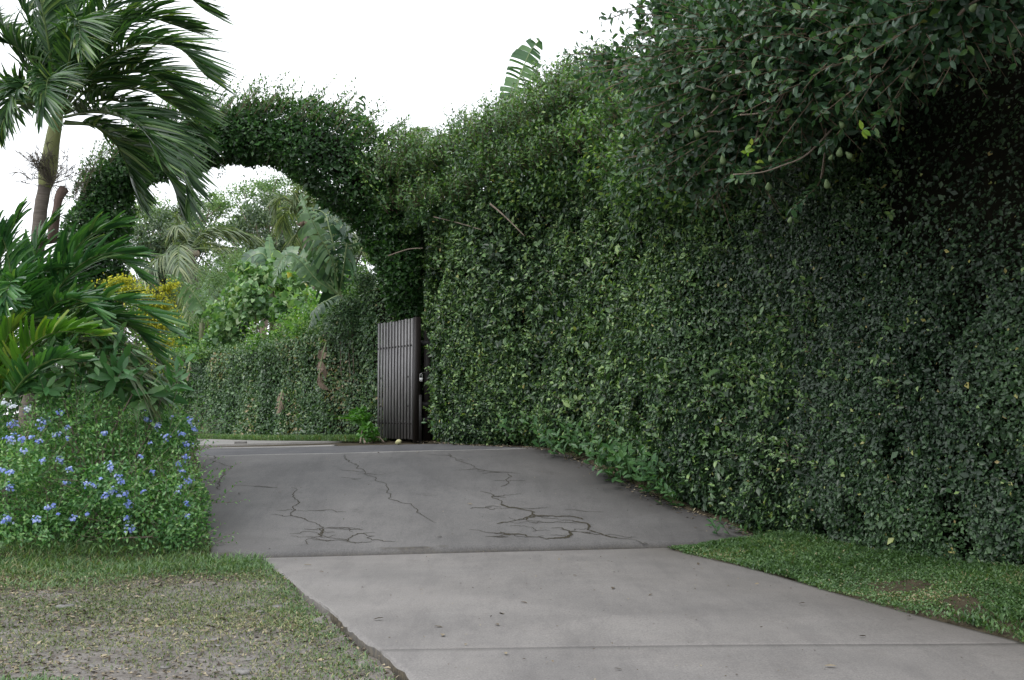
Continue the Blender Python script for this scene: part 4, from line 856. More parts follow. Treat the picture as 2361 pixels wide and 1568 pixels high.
def hit(u, v, ells, grow_=1.02):
    r = ray(u, v); o = A([0, 0, EYE]); best = 99
    for c, rd in ells:
        rd = A(rd) * grow_; a = r / rd; b = (o - A(c)) / rd; A2, B2, C2 = a @ a, 2 * a @ b, b @ b - 1; q = B2 * B2 - 4 * A2 * C2
        if q > 0: best = min(best, (-B2 - math.sqrt(q)) / (2 * A2))
    return (o + r * best) if best < 99 else at(u, v, 14.4)
FL = [(70,220,9),(50,295,9),(225,210,8),(315,160,5),(300,275,6),(135,135,6),(205,310,4),(120,360,4),(545,270,4),(770,195,6),(825,230,6),(875,288,7),(960,270,5),(1003,205,6),(1025,245,5),(983,330,7),(978,395,5),(940,430,4),(955,465,3),(985,520,6),(945,548,3),(985,640,3),(740,390,4),(805,470,3),(575,445,7),(620,495,4),(635,525,5),(585,570,8),(560,600,5),(658,588,4),(625,598,3),(675,638,5),(345,530,4),(455,535,6),(495,545,3),(370,462,5),(315,410,5),(225,412,4),(45,475,5),(55,555,6),(250,660,5),(280,650,4),(190,725,6),(45,715,7),(385,715,5),(670,718,4),(680,775,6),(305,695,2),(460,690,2),(110,300,5),(165,290,4),(350,240,3),(750,145,5),(990,705,3),(8,460,4),(790,320,2),(215,245,3),(530,508,2),(938,578,2),(750,575,2),(20,735,3),(355,292,3),(770,78,2),(905,180,2)]
def petals(n, rad):
    """a loose head of five-petalled florets"""
    V, Fc, R = [], [], []; o = 0
    for _ in range(n):
        c = rng.normal(0, 1, 3) * A([rad, rad, rad * .75]) * .62; nn = nrm(c + A([-.1, -.8, .7]) * rad); s = nrm(np.cross(nn, A([.3, .1, .9]))); b = np.cross(nn, s); a0 = rng.uniform(0, 6)
        for k in range(5):
            a = a0 + k * 1.2566; d = s * math.cos(a) + b * math.sin(a); e = np.cross(nn, d); l = .0155 * rng.uniform(.8, 1.2)
            V += [c, c + d * l * .6 + e * l * .38 + nn * .002, c + d * l + nn * .001, c + d * l * .6 - e * l * .38 + nn * .002]; Fc += [[o, o + 1, o + 2], [o, o + 2, o + 3]]; o += 4
        R += [rng.uniform(0, 1)] * 20
        V += [A([.002, 0, 0]), A([-.002, 0, 0.]), c]; Fc += [[o, o + 1, o + 2]]; o += 3; R += [.1] * 3
    return A(V), A(Fc), A(R)
for u, v, s in FL:
    u, v = u * .4381, 880.9 + v * .4381; p = hit(u, v, PE, 1.09); V, Fc, R = petals(2 + s * 3, .010 + .0056 * s)
    obj("flower_cluster", V + p, Fc, M['bloom'], plumb, attrs={"rnd": R})
for u, v, s in ((10, 928, 5), (30, 935, 4), (62, 941, 4)):
    V, Fc, R = petals(3 + s * 3, .035); obj("white_flower_cluster", V + at(u, v, 14.2), Fc, M['bloomw'], plumb, attrs={"rnd": R})
bush("broadleaf_shrub", "shrub with long glossy grey green leaves between palms and blue flowers", "shrub", gb(230, 15.0), [((-5.0, 15.1, 2.05), (.62, .45, .42)), ((-4.45, 15.1, 1.85), (.4, .4, .3)), ((-5.8, 15.0, 1.95), (.6, .4, .4))], 330, .27, M['broad'], asp=.34, tpl=TLANCE, seed=180, lump=.3, deep=.4, core=False, nsh=14, shl=.4, keep=-9)
bush("dark_bush", "dense dark green bush filling the border behind the young palms", "bush", gb(60, 18.4), [((-6.9, 18.6, 1.9), (1.3, .7, 1.3)), ((-5.7, 18.9, 1.7), (.8, .6, 1.0)), ((-8.6, 18.4, 2.2), (1.2, .7, 1.5))], 9000, .11, M['arch'], asp=.5, seed=190, lump=.3)
bush("yellow_shrub", "shrub with bright yellow flower sprays behind the young palms", "shrub", gb(300, 21.5), [((-6.75, 21.6, 3.55), (.45, .4, .42)), ((-6.3, 21.6, 3.4), (.42, .4, .3)), ((-6.35, 21.6, 3.0), (.45, .4, .4)), ((-6.5, 21.6, 2.6), (.4, .4, .4)), ((-6.45, 21.6, 2.2), (.4, .4, .4))], 2500, .075, M['herb'], seed=200, lump=.35, deep=.35)
ys_ = [o for o in bpy.data.objects if o.name == "yellow_shrub"][0]
for u, v, sx in ((270,655,40),(300,668,45),(345,685,45),(386,664,26),(370,706,40),(345,735,34),(378,790,34),(374,840,32),(366,755,34),(372,868,28),(285,645,28),(402,655,16),(320,690,40),(385,735,30)):
    c = at(u, v, 21.3); n = sx * 5; P = c + rng.normal(0, 1, (n, 3)) * A([sx, sx * .8, sx * .45]) * .0038
    gg = Geo(); c0 = np.repeat((c - UP * .05)[None], n, 0); gg.add(*twigs(c0, (c0 + P) / 2, P, .004), .1); gg.add(*leaves(P, nrm(rng.normal(0, .6, (n, 3)) + UP * .6 - A([0, .5, 0])), rng.normal(0, 1, (n, 3)), .05, .6, T4, rng.uniform(0, 1, n))); gg.build("flower_spray", M['yellow'], ys_)

# ------------------------------------------------------------------ plants beyond the far hedge
bush("heartleaf_bush", "pale green bush with big heart shaped leaves rising over the low hedge", "bush", (-6.2, 33.4, 1.0), [(tuple(at(590, 700, 32.8)), (.75, .6, .85)), (tuple(at(540, 760, 33.2)), (.6, .5, .55)), (tuple(at(660, 720, 31.6)), (.55, .5, .55)), (tuple(at(600, 640, 33)), (.55, .5, .4)), (tuple(at(700, 690, 31)), (.5, .5, .3)), (tuple(at(520, 790, 33.6)), (.5, .4, .35)), (tuple(at(560, 620, 33.6)), (.3, .3, .3)), (tuple(at(640, 610, 33.4)), (.25, .3, .25)), (tuple(at(500, 720, 34)), (.3, .3, .3)), (tuple(at(680, 650, 32.5)), (.3, .3, .25)), (tuple(at(470, 800, 35)), (.4, .3, .3))], 3600, .15, M['heart'], asp=.95, tpl=THEART, seed=210, lump=.6, deep=.45, keep=-9)
bush("herb_bush", "fresh green leafy bush tumbling over the top of the low hedge", "bush", (-4.6, 31, 1.0), [(tuple(at(640, 790, 30.6)), (.9, .5, .4)), (tuple(at(720, 760, 29.0)), (.6, .5, .4)), (tuple(at(500, 815, 33.6)), (.8, .5, .35)), (tuple(at(420, 820, 36)), (.8, .5, .35))], 5200, .105, M['herb'], seed=220, lump=.4, deep=.35, nsh=60, shl=.35)
bush("feathery_bush", "grey green feathery bush beneath the small banana plant", "bush", (-9.4, 37.5, .9), [(tuple(at(420, 770, 37)), (.7, .6, .8)), (tuple(at(460, 740, 37.5)), (.6, .6, .9)), (tuple(at(400, 720, 37.5)), (.35, .3, .35)), (tuple(at(500, 650, 36)), (.7, .6, 1.0)), (tuple(at(550, 610, 37)), (.5, .5, .7))], 9500, .10, M['mist'], asp=.22, seed=230, lump=.45, deep=.4)
bush("leafy_shrub", "fresh green leafy shrub standing behind the low hedge below the small banana", "shrub", (-9.0, 38.0, .9), [(tuple(at(455, 790, 37)), (.8, .6, .55)), (tuple(at(400, 800, 38)), (.7, .6, .6)), (tuple(at(520, 740, 36)), (.55, .5, .6)), (tuple(at(565, 690, 36)), (.5, .5, .6))], 5200, .12, M['herb'], seed=250, lump=.5, deep=.35, nsh=40, shl=.4)
bush("vine_tangle", "green vine tangle around the banana stem above the low hedge", "vine", (-4.2, 30.6, 1.0), [(tuple(at(745, 735, 29.6)), (.55, .5, .5)), (tuple(at(700, 750, 30.4)), (.5, .5, .4)), (tuple(at(800, 700, 29.2)), (.45, .4, .6)), (tuple(at(830, 650, 29.2)), (.35, .4, .5)), (tuple(at(660, 660, 34)), (.6, .5, .5))], 4600, .12, M['herb'], seed=255, lump=.5, deep=.35, nsh=40, shl=.4)
bush("clipped_shrub", "small leaved grey green shrub at the low hedge end by the banana", "shrub", (-3.4, 27.4, 1.0), [(tuple(at(800, 730, 26.6)), (.5, .5, .55)), (tuple(at(840, 690, 26.2)), (.3, .4, .7))], 7000, .07, M['farhedge'], seed=240, lump=.3)

def banana_leaf(parent, path, W, mat, tear=.5, name="leaf", nst=22, droop=.25, roll=0.0, rlo=0., rhi=1.):
    """blade split along the veins into strips either side of the midrib"""
    P = spline(path, 48); T = nrm(np.gradient(P, axis=0)); S = np.cross(T, UP); w = np.linalg.norm(S, axis=1, keepdims=True)
    S = nrm(np.where(w > .12, S, A([1., 0, 0]))); N = np.cross(S, T); N = N * np.where(N[:, 2:3] < 0, -1, 1)
    if roll: S, N = S * math.cos(roll) + N * math.sin(roll), N * math.cos(roll) - S * math.sin(roll)
    g = Geo(); edges = np.linspace(.08, 1.0, nst + 1)
    for side in (-1, 1):
        for k in range(nst):
            a, b = edges[k], edges[k + 1]; gap = tear * rng.uniform(.0, 1.0) ** 2.5 * .9 * (b - a); dr = droop * (1 + tear * rng.normal(0, .7)); yaw = tear * rng.normal(0, .3); rn = rng.uniform(rlo, rhi); lf = rng.uniform(.78, 1.05)
            tt = A([a + .0, (a + b) / 2, b - gap]); pr = np.interp(tt, [.08, .2, .5, .8, .93, 1], [.35, .8, 1, .85, .5, .06]) * W * .5 * lf
            i = np.clip((tt * 47).astype(int), 0, 47); q = A([0, .35, .7, 1.0])
            V = []
            for c_ in range(3):
                d = nrm(side * S[i[c_]] + T[i[c_]] * (.22 + yaw) + N[i[c_]] * .28)
                V.append(P[i[c_]] + d * (pr[c_] * q)[:, None] - (N[i[c_]] * .3 + UP * .7) * (dr * pr[c_] * q ** 2 * 1.6)[:, None])
            V = np.stack(V).reshape(-1, 3); fc = []
            for c_ in range(2):
                for m_ in range(3): o = c_ * 4 + m_; fc += [[o, o + 1, o + 5], [o, o + 5, o + 4]]
            g.add(V, A(fc), rn)
    lo = g.build(name, mat, parent); V, Fc = tube(P, np.linspace(.035, .008, 48) * max(.6, W), 6); obj("midrib", V, Fc, M['bananarib'], lo, sm=True)
    return lo
def banana(label, base, top, lv, stem=True):
    b_ = thing("banana_plant", label, "banana plant", base, "banana plants"); top = A(top)
    V, Fc = tube(spline(A([A(base), (A(base) + top) / 2, top]), 12), np.linspace(.15, .08, 12), 9); obj("pseudostem", V, Fc, M['bananastem'], b_, sm=True)
    for f in lv:
        k2 = dict(f[2]) if len(f) > 2 else {}; banana_leaf(b_, np.vstack([top, ats(f[0])]), f[1], k2.pop('mat', M['banana']), **k2)
    return b_
b1 = banana("banana plant with ragged leaves and a green fruit bunch by the arch foot", gb(780, 28.0, 1.0), at(782, 680, 28), [
    ([(745,610,28),(712,540,27.8),(698,480,27.7),(690,430,27.6)], .62, {'tear': .8, 'droop': .4, 'rlo': .5, 'roll': 1.2}), ([(775,600,28),(760,530,28),(745,490,28.1),(700,480,28.1)], 1.05, {'tear': 1.0, 'droop': .8, 'rhi': .35, 'roll': 1.0}), ([(790,600,28.2),(800,530,28.3),(810,500,28.4),(850,520,28.5)], 1.0, {'tear': .9, 'rhi': .3, 'roll': 1.0}),
    ([(740,640,28),(690,590,28.2),(650,600,28.3),(632,660,28.4)], .8, {'tear': .25, 'rlo': .5, 'roll': .9}), ([(815,640,28),(835,600,28),(850,590,28)], .25, {'tear': .2}),
    ([(760,690,27.3),(730,710,27.0),(712,760,26.9)], .42, {'mat': M['banana_grey'], 'tear': .5, 'droop': .6}), ([(775,700,27.2),(762,720,26.9),(750,760,26.8)], .38, {'mat': M['banana_grey'], 'tear': .4, 'droop': .6}), ([(720,650,28.3),(690,660,28.5),(660,690,28.6)], .45, {'tear': .6}), ([(765,600,27.6),(735,540,27.4),(712,490,27.3),(694,440,27.2)], .7, {'tear': .9, 'droop': .5, 'rlo': .7, 'rhi': 1.0, 'roll': 1.3}), ([(795,600,27.6),(800,540,27.5),(790,490,27.4),(765,460,27.4)], .8, {'tear': 1.0, 'droop': .6, 'rhi': .5, 'roll': 1.1}), ([(735,650,27.7),(690,600,27.6),(655,590,27.5),(630,640,27.5)], .6, {'tear': .5, 'rlo': .5, 'roll': .8})])
bu = thing("banana_bunch", "bunch of small green bananas hanging beside the ragged banana leaves", "banana bunch", at(815, 600, 27.8))
for k in range(46):
    f = k / 45; a = k * 2.4; c = at(838 - 40 * f, 562 + 42 * f, 27.75); d = nrm(A([math.cos(a) * .9, math.sin(a) * .9 - .2, .5])); l = .11
    V, Fc = tube(np.stack([c + d * .03, c + d * .07 + UP * .005, c + d * .11 + UP * .025, c + d * .14 + UP * .05]), A([.012, .02, .019, .006]), 5); obj("banana", V, Fc, M['bananafruit'], bu, sm=True)
V, Fc = tube(spline(ats([(800,650,28),(825,600,27.9),(845,555,27.8),(830,570,27.75),(798,606,27.75)]), 20), .02, 6); obj("stalk", V, Fc, M['bananastem'], bu, sm=True)
banana("small banana plant with two arching leaves in front of the coconut trunk", gb(462, 36.4, 1.0), at(466, 745, 36.4), [([(470,715,36.3),(445,675,36.2),(412,648,36.1),(380,632,36)], .75, {'tear': .5, 'rlo': .6, 'droop': .4, 'roll': -1.0}), ([(468,710,36.4),(490,675,36.4),(525,652,36.5),(565,665,36.6)], .75, {'tear': .6, 'rlo': .4, 'roll': -.9}), ([(465,690,36.8),(490,620,37),(530,600,37.3)], .5, {'tear': .5})])
banana("banana plant with a half folded leaf rising behind the heart leaved bush", gb(640, 34.0, 1.0), at(625, 660, 34), [([(622,620,34),(605,585,34),(570,600,34),(555,640,34)], .8, {'tear': .15, 'rhi': .7, 'roll': .9}), ([(628,620,34),(622,570,34.1),(620,540,34.2)], .35, {'tear': .1, 'rlo': .6}), ([(640,640,34),(680,600,34.3),(700,640,34.5)], .6, {'tear': .3})])
banana("tall banana plant whose torn leaf stands high above the fig hedge", gb(1200, 25.5, 1.0), at(1195, 330, 25.3), [([(1180,270,25.3),(1195,190,25.3),(1222,120,25.3),(1248,88,25.3)], .78, {'tear': .4, 'droop': .2, 'rlo': .4, 'rhi': .9, 'roll': 1.35}), ([(1290,230,25.3),(1340,185,25),(1400,178,24.7),(1430,190,24.6)], .6, {'tear': .7, 'roll': .9}), ([(1160,290,25.5),(1130,280,25.7),(1090,320,25.9)], .4, {'tear': .4})])
banana("banana plant with one drooping leaf showing between arch and fig crest", gb(960, 28.5, 1.0), at(950, 420, 28.5), [([(980,370,28.3),(1010,335,28.2),(1048,312,28.1)], .6, {'tear': .4, 'droop': .3, 'rlo': .4, 'roll': 1.1}), ([(900,380,28.5),(880,340,28.5),(850,350,28.5)], .5, {})])
banana("banana plant with a rolled leaf tip poking over the top of the arch", gb(810, 29.5, 1.0), at(800, 420, 29.3), [([(815,330,29),(822,270,28.9),(832,235,28.9),(842,218,28.9)], .5, {'tear': .5, 'rhi': .5, 'droop': .4, 'roll': 1.1}), ([(780,400,29),(740,380,29),(720,420,29)], .5, {})])
# coconut palms
def coconut(label, base, crown, n, L, up, seed, D):
    t_ = thing("coconut_palm", label, "palm tree", base, "coconut palms beyond the hedge"); c = A(crown); r2 = np.random.default_rng(seed)
    V, Fc = tube(spline(A([A(base), A(base) * .45 + c * .55 + A([.15, 0, 0]), c]), 26), np.linspace(.24, .15, 26), 9); obj("trunk", V, Fc, M['palmtrunk'], t_, sm=True)
    for k in range(n):
        a = k * 2.399 + r2.uniform(-.2, .2); el = math.radians(r2.uniform(-30, 70)); l = L * r2.uniform(.85, 1.1); d = A([math.cos(a) * math.cos(el), math.sin(a) * math.cos(el), math.sin(el)])
        p = [c + d * l * q + A([.25, 0, -.5 - .25 * max(0, math.cos(el))]) * l * q * q for q in (0, .3, .6, .85, 1.0)]
        frond(t_, A(p), 46, l * .3, .045, M['coco'], vang=.15, wind=(.2, 0, -.1), droop=.5, sw0=1.0, sw1=.5, rr=.03, t0=.2)
    for k in range(4):
        d = A([r2.uniform(-1, 1), -.6, -.5]); p = c + d * .35; V, Fc = lathe([(.001, .12), (.07, .08), (.1, 0), (.08, -.08), (.001, -.12)], 8); obj("coconut", V + p, Fc, M['deadleaf'], t_, sm=True)
coconut("coconut palm with grey trunk and drooping fronds seen through the arch", gb(455, 42, .9), at(437, 575, 42), 17, 2.9, 1, 5, 42)
coconut("coconut palm half hidden behind the ragged banana leaves", gb(720, 46, .9), at(705, 505, 46), 15, 3.0, 1, 9, 46)
coconut("far coconut palm crown showing between arch top and fig crest", gb(965, 40, .9), at(962, 360, 40), 11, 2.2, 1, 13, 40)

def tree(label, base, ells, n, ls, mat, seed, group="trees beyond the arch"):
    t_ = thing("tree", label, "tree", base, group); r2 = np.random.default_rng(seed); gt = Geo(); b_ = A(base)
    top = np.mean([c for c, r in ells], 0); trunk_top = b_ * .35 + top * .65
    V, Fc = tube(spline(A([b_, b_ * .6 + trunk_top * .4 + r2.normal(0, .2, 3), trunk_top]), 12), np.linspace(.3, .12, 12), 8); obj("trunk", V, Fc, M['branch'], t_, sm=True)
    g = Geo()
    for k, (c, r) in enumerate(ells):
        c, r = A(c), A(r)
        for j in range(16):
            d = nrm(r2.normal(size=3)); cc = c + d * r * r2.uniform(.35, 1.0); s = r2.uniform(.28, .5)
            ell_leaves(g, cc, r * s * A([1.15, 1.15, .6]), n // (16 * len(ells)), ls, .45, T4, lump=.35, deep=.45, up=.7, seed=seed + k * 31 + j)
            V, Fc = tube(spline(A([trunk_top, (trunk_top + cc) / 2 + r2.normal(0, .3, 3), cc]), 7), np.linspace(.07, .015, 7), 4); gt.add(V, Fc)
    gt.build("limbs", M['branch'], t_); g.build("crown", mat, t_, kind="stuff")
tree("dark spreading tree behind the coconut palm", gb(330, 50, .9), [(tuple(at(340, 600, 50)), (2.3, 2, 1.5)), (tuple(at(390, 540, 51)), (1.7, 2, 1.2)), (tuple(at(520, 620, 52)), (2.2, 2, 1.6)), (tuple(at(330, 690, 50)), (2.2, 2, 1.4))], 22000, .17, M['bgtree'], 601)
tree("dark flat topped tree behind the banana plants", gb(620, 54, .9), [(tuple(at(600, 560, 54)), (2.6, 2, 1.3)), (tuple(at(680, 520, 55)), (2.4, 2, 1.4)), (tuple(at(600, 640, 54)), (2.6, 2, 1.4)), (tuple(at(760, 600, 54)), (2.2, 2, 2.0))], 22000, .17, M['bgtree'], 641)
tree("pale airy tree with windblown crown framed by the arch", gb(610, 60, .9), [(tuple(at(620, 470, 60)), (2.3, 2, 1.5)), (tuple(at(700, 440, 60)), (2.3, 2, 1.2)), (tuple(at(560, 520, 60)), (1.6, 2, 1.0))], 9500, .16, M['bgtree2'], 681)
tree("pale airy tree beside the arch's left leg", gb(350, 60, .9), [(tuple(at(350, 500, 60)), (2.0, 2, 1.1)), (tuple(at(480, 470, 61)), (1.6, 2, 1.0)), (tuple(at(420, 520, 60)), (1.8, 2, .9))], 7500, .16, M['bgtree2'], 721)
tree("dark tree closing the view low behind the coconut trunk", gb(430, 66, .9), [(tuple(at(400, 750, 66)), (4, 2, 3)), (tuple(at(560, 720, 66)), (4, 2, 3)), (tuple(at(700, 720, 66)), (4, 2, 3.2)), (tuple(at(250, 780, 66)), (4, 2, 3)), (tuple(at(60, 800, 66)), (4, 2, 3))], 15000, .30, M['bgtree'], 761)

# ------------------------------------------------------------------ small plants at the hedge foot
def weed(label, u, v, Dd, hgt, n, ls, seed):
    p = at(u, v, Dd); p[2] = H(p[:1], p[1:2])[0]; t_ = thing("weed", label, "weed", p, "leafy weeds at the hedge foot"); g, gt = Geo(), Geo(); q = max(4, n // 9)
    d = nrm(np.c_[rng.normal(-.25, .45, q), rng.normal(-.35, .4, q), np.full(q, 1.0)])
    shoots(g, gt, p + rng.normal(0, .12, (q, 3)) * A([1.8, 1, 0]), d, hgt * 1.25 * rng.uniform(.6, 1.1, q), 10, ls, A([-.10, -.18, -.15]), asp=.46, tpl=TLANCE, tr=.005)
    fo = g.build("leaves", M['weed'], t_, kind="stuff"); gt.build("stems", M['rachis'], t_, kind="stuff")
WL = [("leafy weed sprouting right of the gate post", 1075, 1020, 23.0, .6, 70, .13), ("weed with pointed leaves beside the one at the gate post", 1150, 1022, 22.3, .6, 90, .14), ("leafy weed where the ramp crest meets the fig hedge", 1225, 1026, 21.6, .75, 100, .15),
      ("bushy weed hanging over the top of the ramp edge", 1290, 1040, 20.7, .75, 110, .16), ("weed with drooping leaves halfway along the ramp edge", 1335, 1055, 20.0, .6, 90, .15), ("large leafy weed leaning over the dark ramp edge", 1440, 1090, 18.6, .8, 130, .17), ("tallest leafy weed growing against the fig hedge", 1485, 1105, 18.2, .95, 130, .17),
      ("pale leafy weed low on the ramp edge", 1530, 1130, 17.6, .75, 120, .16), ("last of the big weeds before the lawn", 1580, 1165, 16.9, .5, 80, .14), ("tiny weed where hedge, ramp and lawn meet", 1690, 1212, 15.6, .28, 40, .10)]
for k, w_ in enumerate(WL): weed(*w_, 800 + k)
sp = thing("strap_plant", "clump of bright green strap leaves at the far side of the gate", "plant", gb(842, 25.0, 1.05)); b_ = A(sp.location)
for k in range(22):
    a = rng.uniform(0, 6.28); l = rng.uniform(.4, .75); d = A([math.cos(a) * .5 - .25, math.sin(a) * .4 - .2, 1]); P = np.stack([b_ + UP * .3 + d * l * q + A([d[0] * .6, d[1] * .6, -.7]) * l * q * q for q in np.linspace(0, 1, 7)]); s = nrm(np.cross(d, A([.2, 1, .1]))); w_ = (.022 * A([.6, 1, 1, .9, .7, .45, .05]))[:, None]
    V = np.stack([P - s * w_, P + s * w_], 1).reshape(-1, 3); Fc = [[2 * j, 2 * j + 1, 2 * j + 3, 2 * j + 2] for j in range(6)]; obj("strap_leaf", V, A(Fc), M['strap'], sp, attrs={"rnd": np.full(14, rng.uniform(0, 1))})
bush("leafy_plant", "small bright leafy plant below the strap leaves by the gate", "plant", gb(850, 24.7, 1.05), [(tuple(at(848, 1000, 24.7)), (.22, .22, .22)), (tuple(at(830, 960, 25.0)), (.2, .2, .25))], 420, .11, M['strap'], tpl=T7, seed=260)
# dead leaves caught in the low hedge
for lab, pts, w_ in (("long dead brown banana leaf hanging down the low hedge near the gate", [(752,790,27.0),(742,830,26.85),(738,870,26.8),(760,900,26.8)], .24), ("dead brown leaf dangling low in the middle of the low hedge", [(652,900,28.6),(645,925,28.5),(638,955,28.4)], .2), ("small dead twiggy leaf snagged high on the low hedge", [(438,835,32.5),(435,850,32.4),(430,878,32.3)], .14)):
    P = ats(pts); t_ = thing("dead_leaf", lab, "dead leaf", P[0]); banana_leaf(t_, P, w_, M['deadleaf'], tear=1.2, name="blade", nst=6, droop=.9)

# ------------------------------------------------------------------ grass, litter, stones
def blades(P, h, w, lean, rnd):
    n = len(P); a = rng.uniform(0, 6.28, n); s = np.stack([np.cos(a), np.sin(a), 0 * a], 1); d = np.stack([-np.sin(a), np.cos(a), 0 * a], 1) * (lean * rng.uniform(.2, 1.4, n))[:, None]; h = h[:, None]; w = np.broadcast_to(w, (n,))[:, None]
    V = np.stack([P, P + UP * h * .55 + d * h * .45 - s * w, P + UP * h * .55 + d * h * .45 + s * w, P + UP * h * .8 + d * h * 1.1], 1)
    return V.reshape(-1, 3), (A([[0, 2, 1], [1, 2, 3]])[None] + (np.arange(n) * 4)[:, None, None]).reshape(-1, 3), np.repeat(rnd, 4)
def scatter(n, x0, x1, y0, y1): 
    x = rng.uniform(x0, x1, n); y = rng.uniform(y0, y1, n); return x, y
# lawn wedge on the right
x, y = scatter(330000, 1.4, 6.6, 5.5, 15.6)
m = (x > xr(y) - .05 + .045 * waves(np.stack([x, y, 0 * x], 1), 4, 270) + .03 * waves(np.stack([x, y, 0 * x], 1), 17, 275)) & (x < hx(y) + .05) & (tcoord(x, y) < .35 + .5 * smooth(2.4, 3.1, x)) & ~((x < hx(y) - .1) & (tcoord(x, y) > .02) & (x < 2.75))
m &= rng.uniform(0, 1, len(x)) < smooth(-.08, .10, x - xr(y) + .03 * waves(np.stack([x, y, 0 * x], 1), 11, 276)); x, y = x[m], y[m]; P2 = np.stack([x, y, 0 * x], 1); bare = waves(P2, 1.7, 271) + .5 * waves(P2, 5, 272) + .25 * (np.abs(x - xr(y) - .75) < .3)
m = (bare + .35 * waves(P2, 9, 277) < 2.25) | (rng.uniform(0, 1, len(x)) < .15) ; m &= rng.uniform(0, 1, len(x)) < np.interp(y, [5.5, 8, 15], [.5, .9, 1]); x, y, P2 = x[m], y[m], P2[m]; n = len(x)
hh = rng.uniform(.012, .055, n) * (1 + .6 * waves(P2, 3, 273).clip(-.8, 1.2)) + .09 * np.exp(-(hx(y) - x) / .22) * rng.uniform(0, 1, n) - .012 * np.exp(-(x - xr(y)) / .1)
g = Geo(); g.add(*blades(np.stack([x, y, np.maximum(G(x, y), .006) - .004], 1), hh, .009, 1.0, np.clip(rng.uniform(0, .88, n) + .14 * waves(P2, 2, 274) + .12 * waves(P2, 7, 278) * (bare[m] > .6) + .5 * (rng.uniform(0, 1, n) < .04), 0, 1)))
lawn = g.build("lawn_grass", M['grass'], origin=(3.6, 12, .1), kind="stuff"); tag(lawn, "wedge of short broad bladed lawn between slab and fig hedge", "grass")
# forecourt grass on the left: patchy, worn
x, y = scatter(330000, -9.5, .2, 4.6, 14.6)
m = (x < xl(y) - np.interp(y, [9, 11.2, 12.2], [.045, .03, -.01])) & ~in_drive(x, y, .0) & (np.abs(x) < y * .48 + .6); x, y = x[m], y[m]; P2 = np.stack([x, y, 0 * x], 1)
cov = .22 * waves(P2 * A([.7, 1.4, 1]), 1.5, 281) + .16 * waves(P2, 5, 282) + .36 + .8 * np.exp(-((xl(y) - x) / .38)) * smooth(8.5, 11, y) + .35 * np.exp(-((xl(y) - x) / .38)) + .55 * smooth(11.4, 13.2, y - .28 * (x + 3.4) + .5 * waves(P2, 1.8, 287) + .25 * waves(P2, 5, 288)) - .9 * smooth(8.6, 7.6, y) * (x < -1.9) - .4 * np.exp(-(((x + 3.1) / .7) ** 2 + ((y - 12.5) / .4) ** 2)) + .22 * smooth(9.5, 12, y) + .25 * np.exp(-((y - 9.7) / .8) ** 2)
m = rng.uniform(0, 1, len(x)) < np.clip(cov, .015, .9); x, y, P2, cov = x[m], y[m], P2[m], cov[m]; n = len(x)
green = np.clip(.75 * smooth(11.8, 13.2, y - .28 * (x + 3.4) + .6 * waves(P2, 1.8, 287) + .3 * waves(P2, 5, 288)) + .8 * np.exp(-((xl(y) - x) / .3)), 0, 1)
hh = rng.uniform(.012, .04, n) + green * rng.uniform(.0, .035, n) + .11 * smooth(12.5, 13.8, y - .2 * (x + 3.4)) * rng.uniform(0, 1, n) ** 2.5
gz_ = np.stack([x, y, G(x, y) - .004], 1); gr = rng.uniform(0, 1, n) < green; g, g2 = Geo(), Geo()
g.add(*blades(gz_[~gr], hh[~gr], .0045, 1.3, np.clip(rng.uniform(0, 1, (~gr).sum()) + .15 * waves(P2[~gr], 2, 283), 0, 1)))
g2.add(*blades(gz_[gr], hh[gr], .005, 1.1, rng.uniform(0, .96, gr.sum())))
tag(g.build("worn_grass", M['grassdry'], origin=(-3.5, 10, 0), kind="stuff"), "thin worn olive grass over the dirt forecourt beside the slab", "grass")
tag(g2.build("fresh_grass", M['grass'], origin=(-4.5, 13, 0), kind="stuff"), "greener grass along slab edge and under the blue flowering shrub", "grass")
# verge below the far hedge
s = rng.uniform(0, fl[-1] * .8, 15000); k = lambda a: np.interp(s, fl, a); Nn = np.stack([k(fN[:, 0]), k(fN[:, 1])], 1); P2 = np.stack([k(FC[:, 0]), k(FC[:, 1])], 1) + Nn * (rng.uniform(-.15, .55, len(s)))[:, None]
g = Geo(); g.add(*blades(np.c_[P2, H(P2[:, 0], P2[:, 1])], rng.uniform(.06, .2, len(s)), .012, .8, rng.uniform(.5, .97, len(s))))
tag(g.build("verge_grass", M['grass'], origin=(-5, 29, 1), kind="stuff"), "strip of bright grass at the foot of the low hedge", "grass")
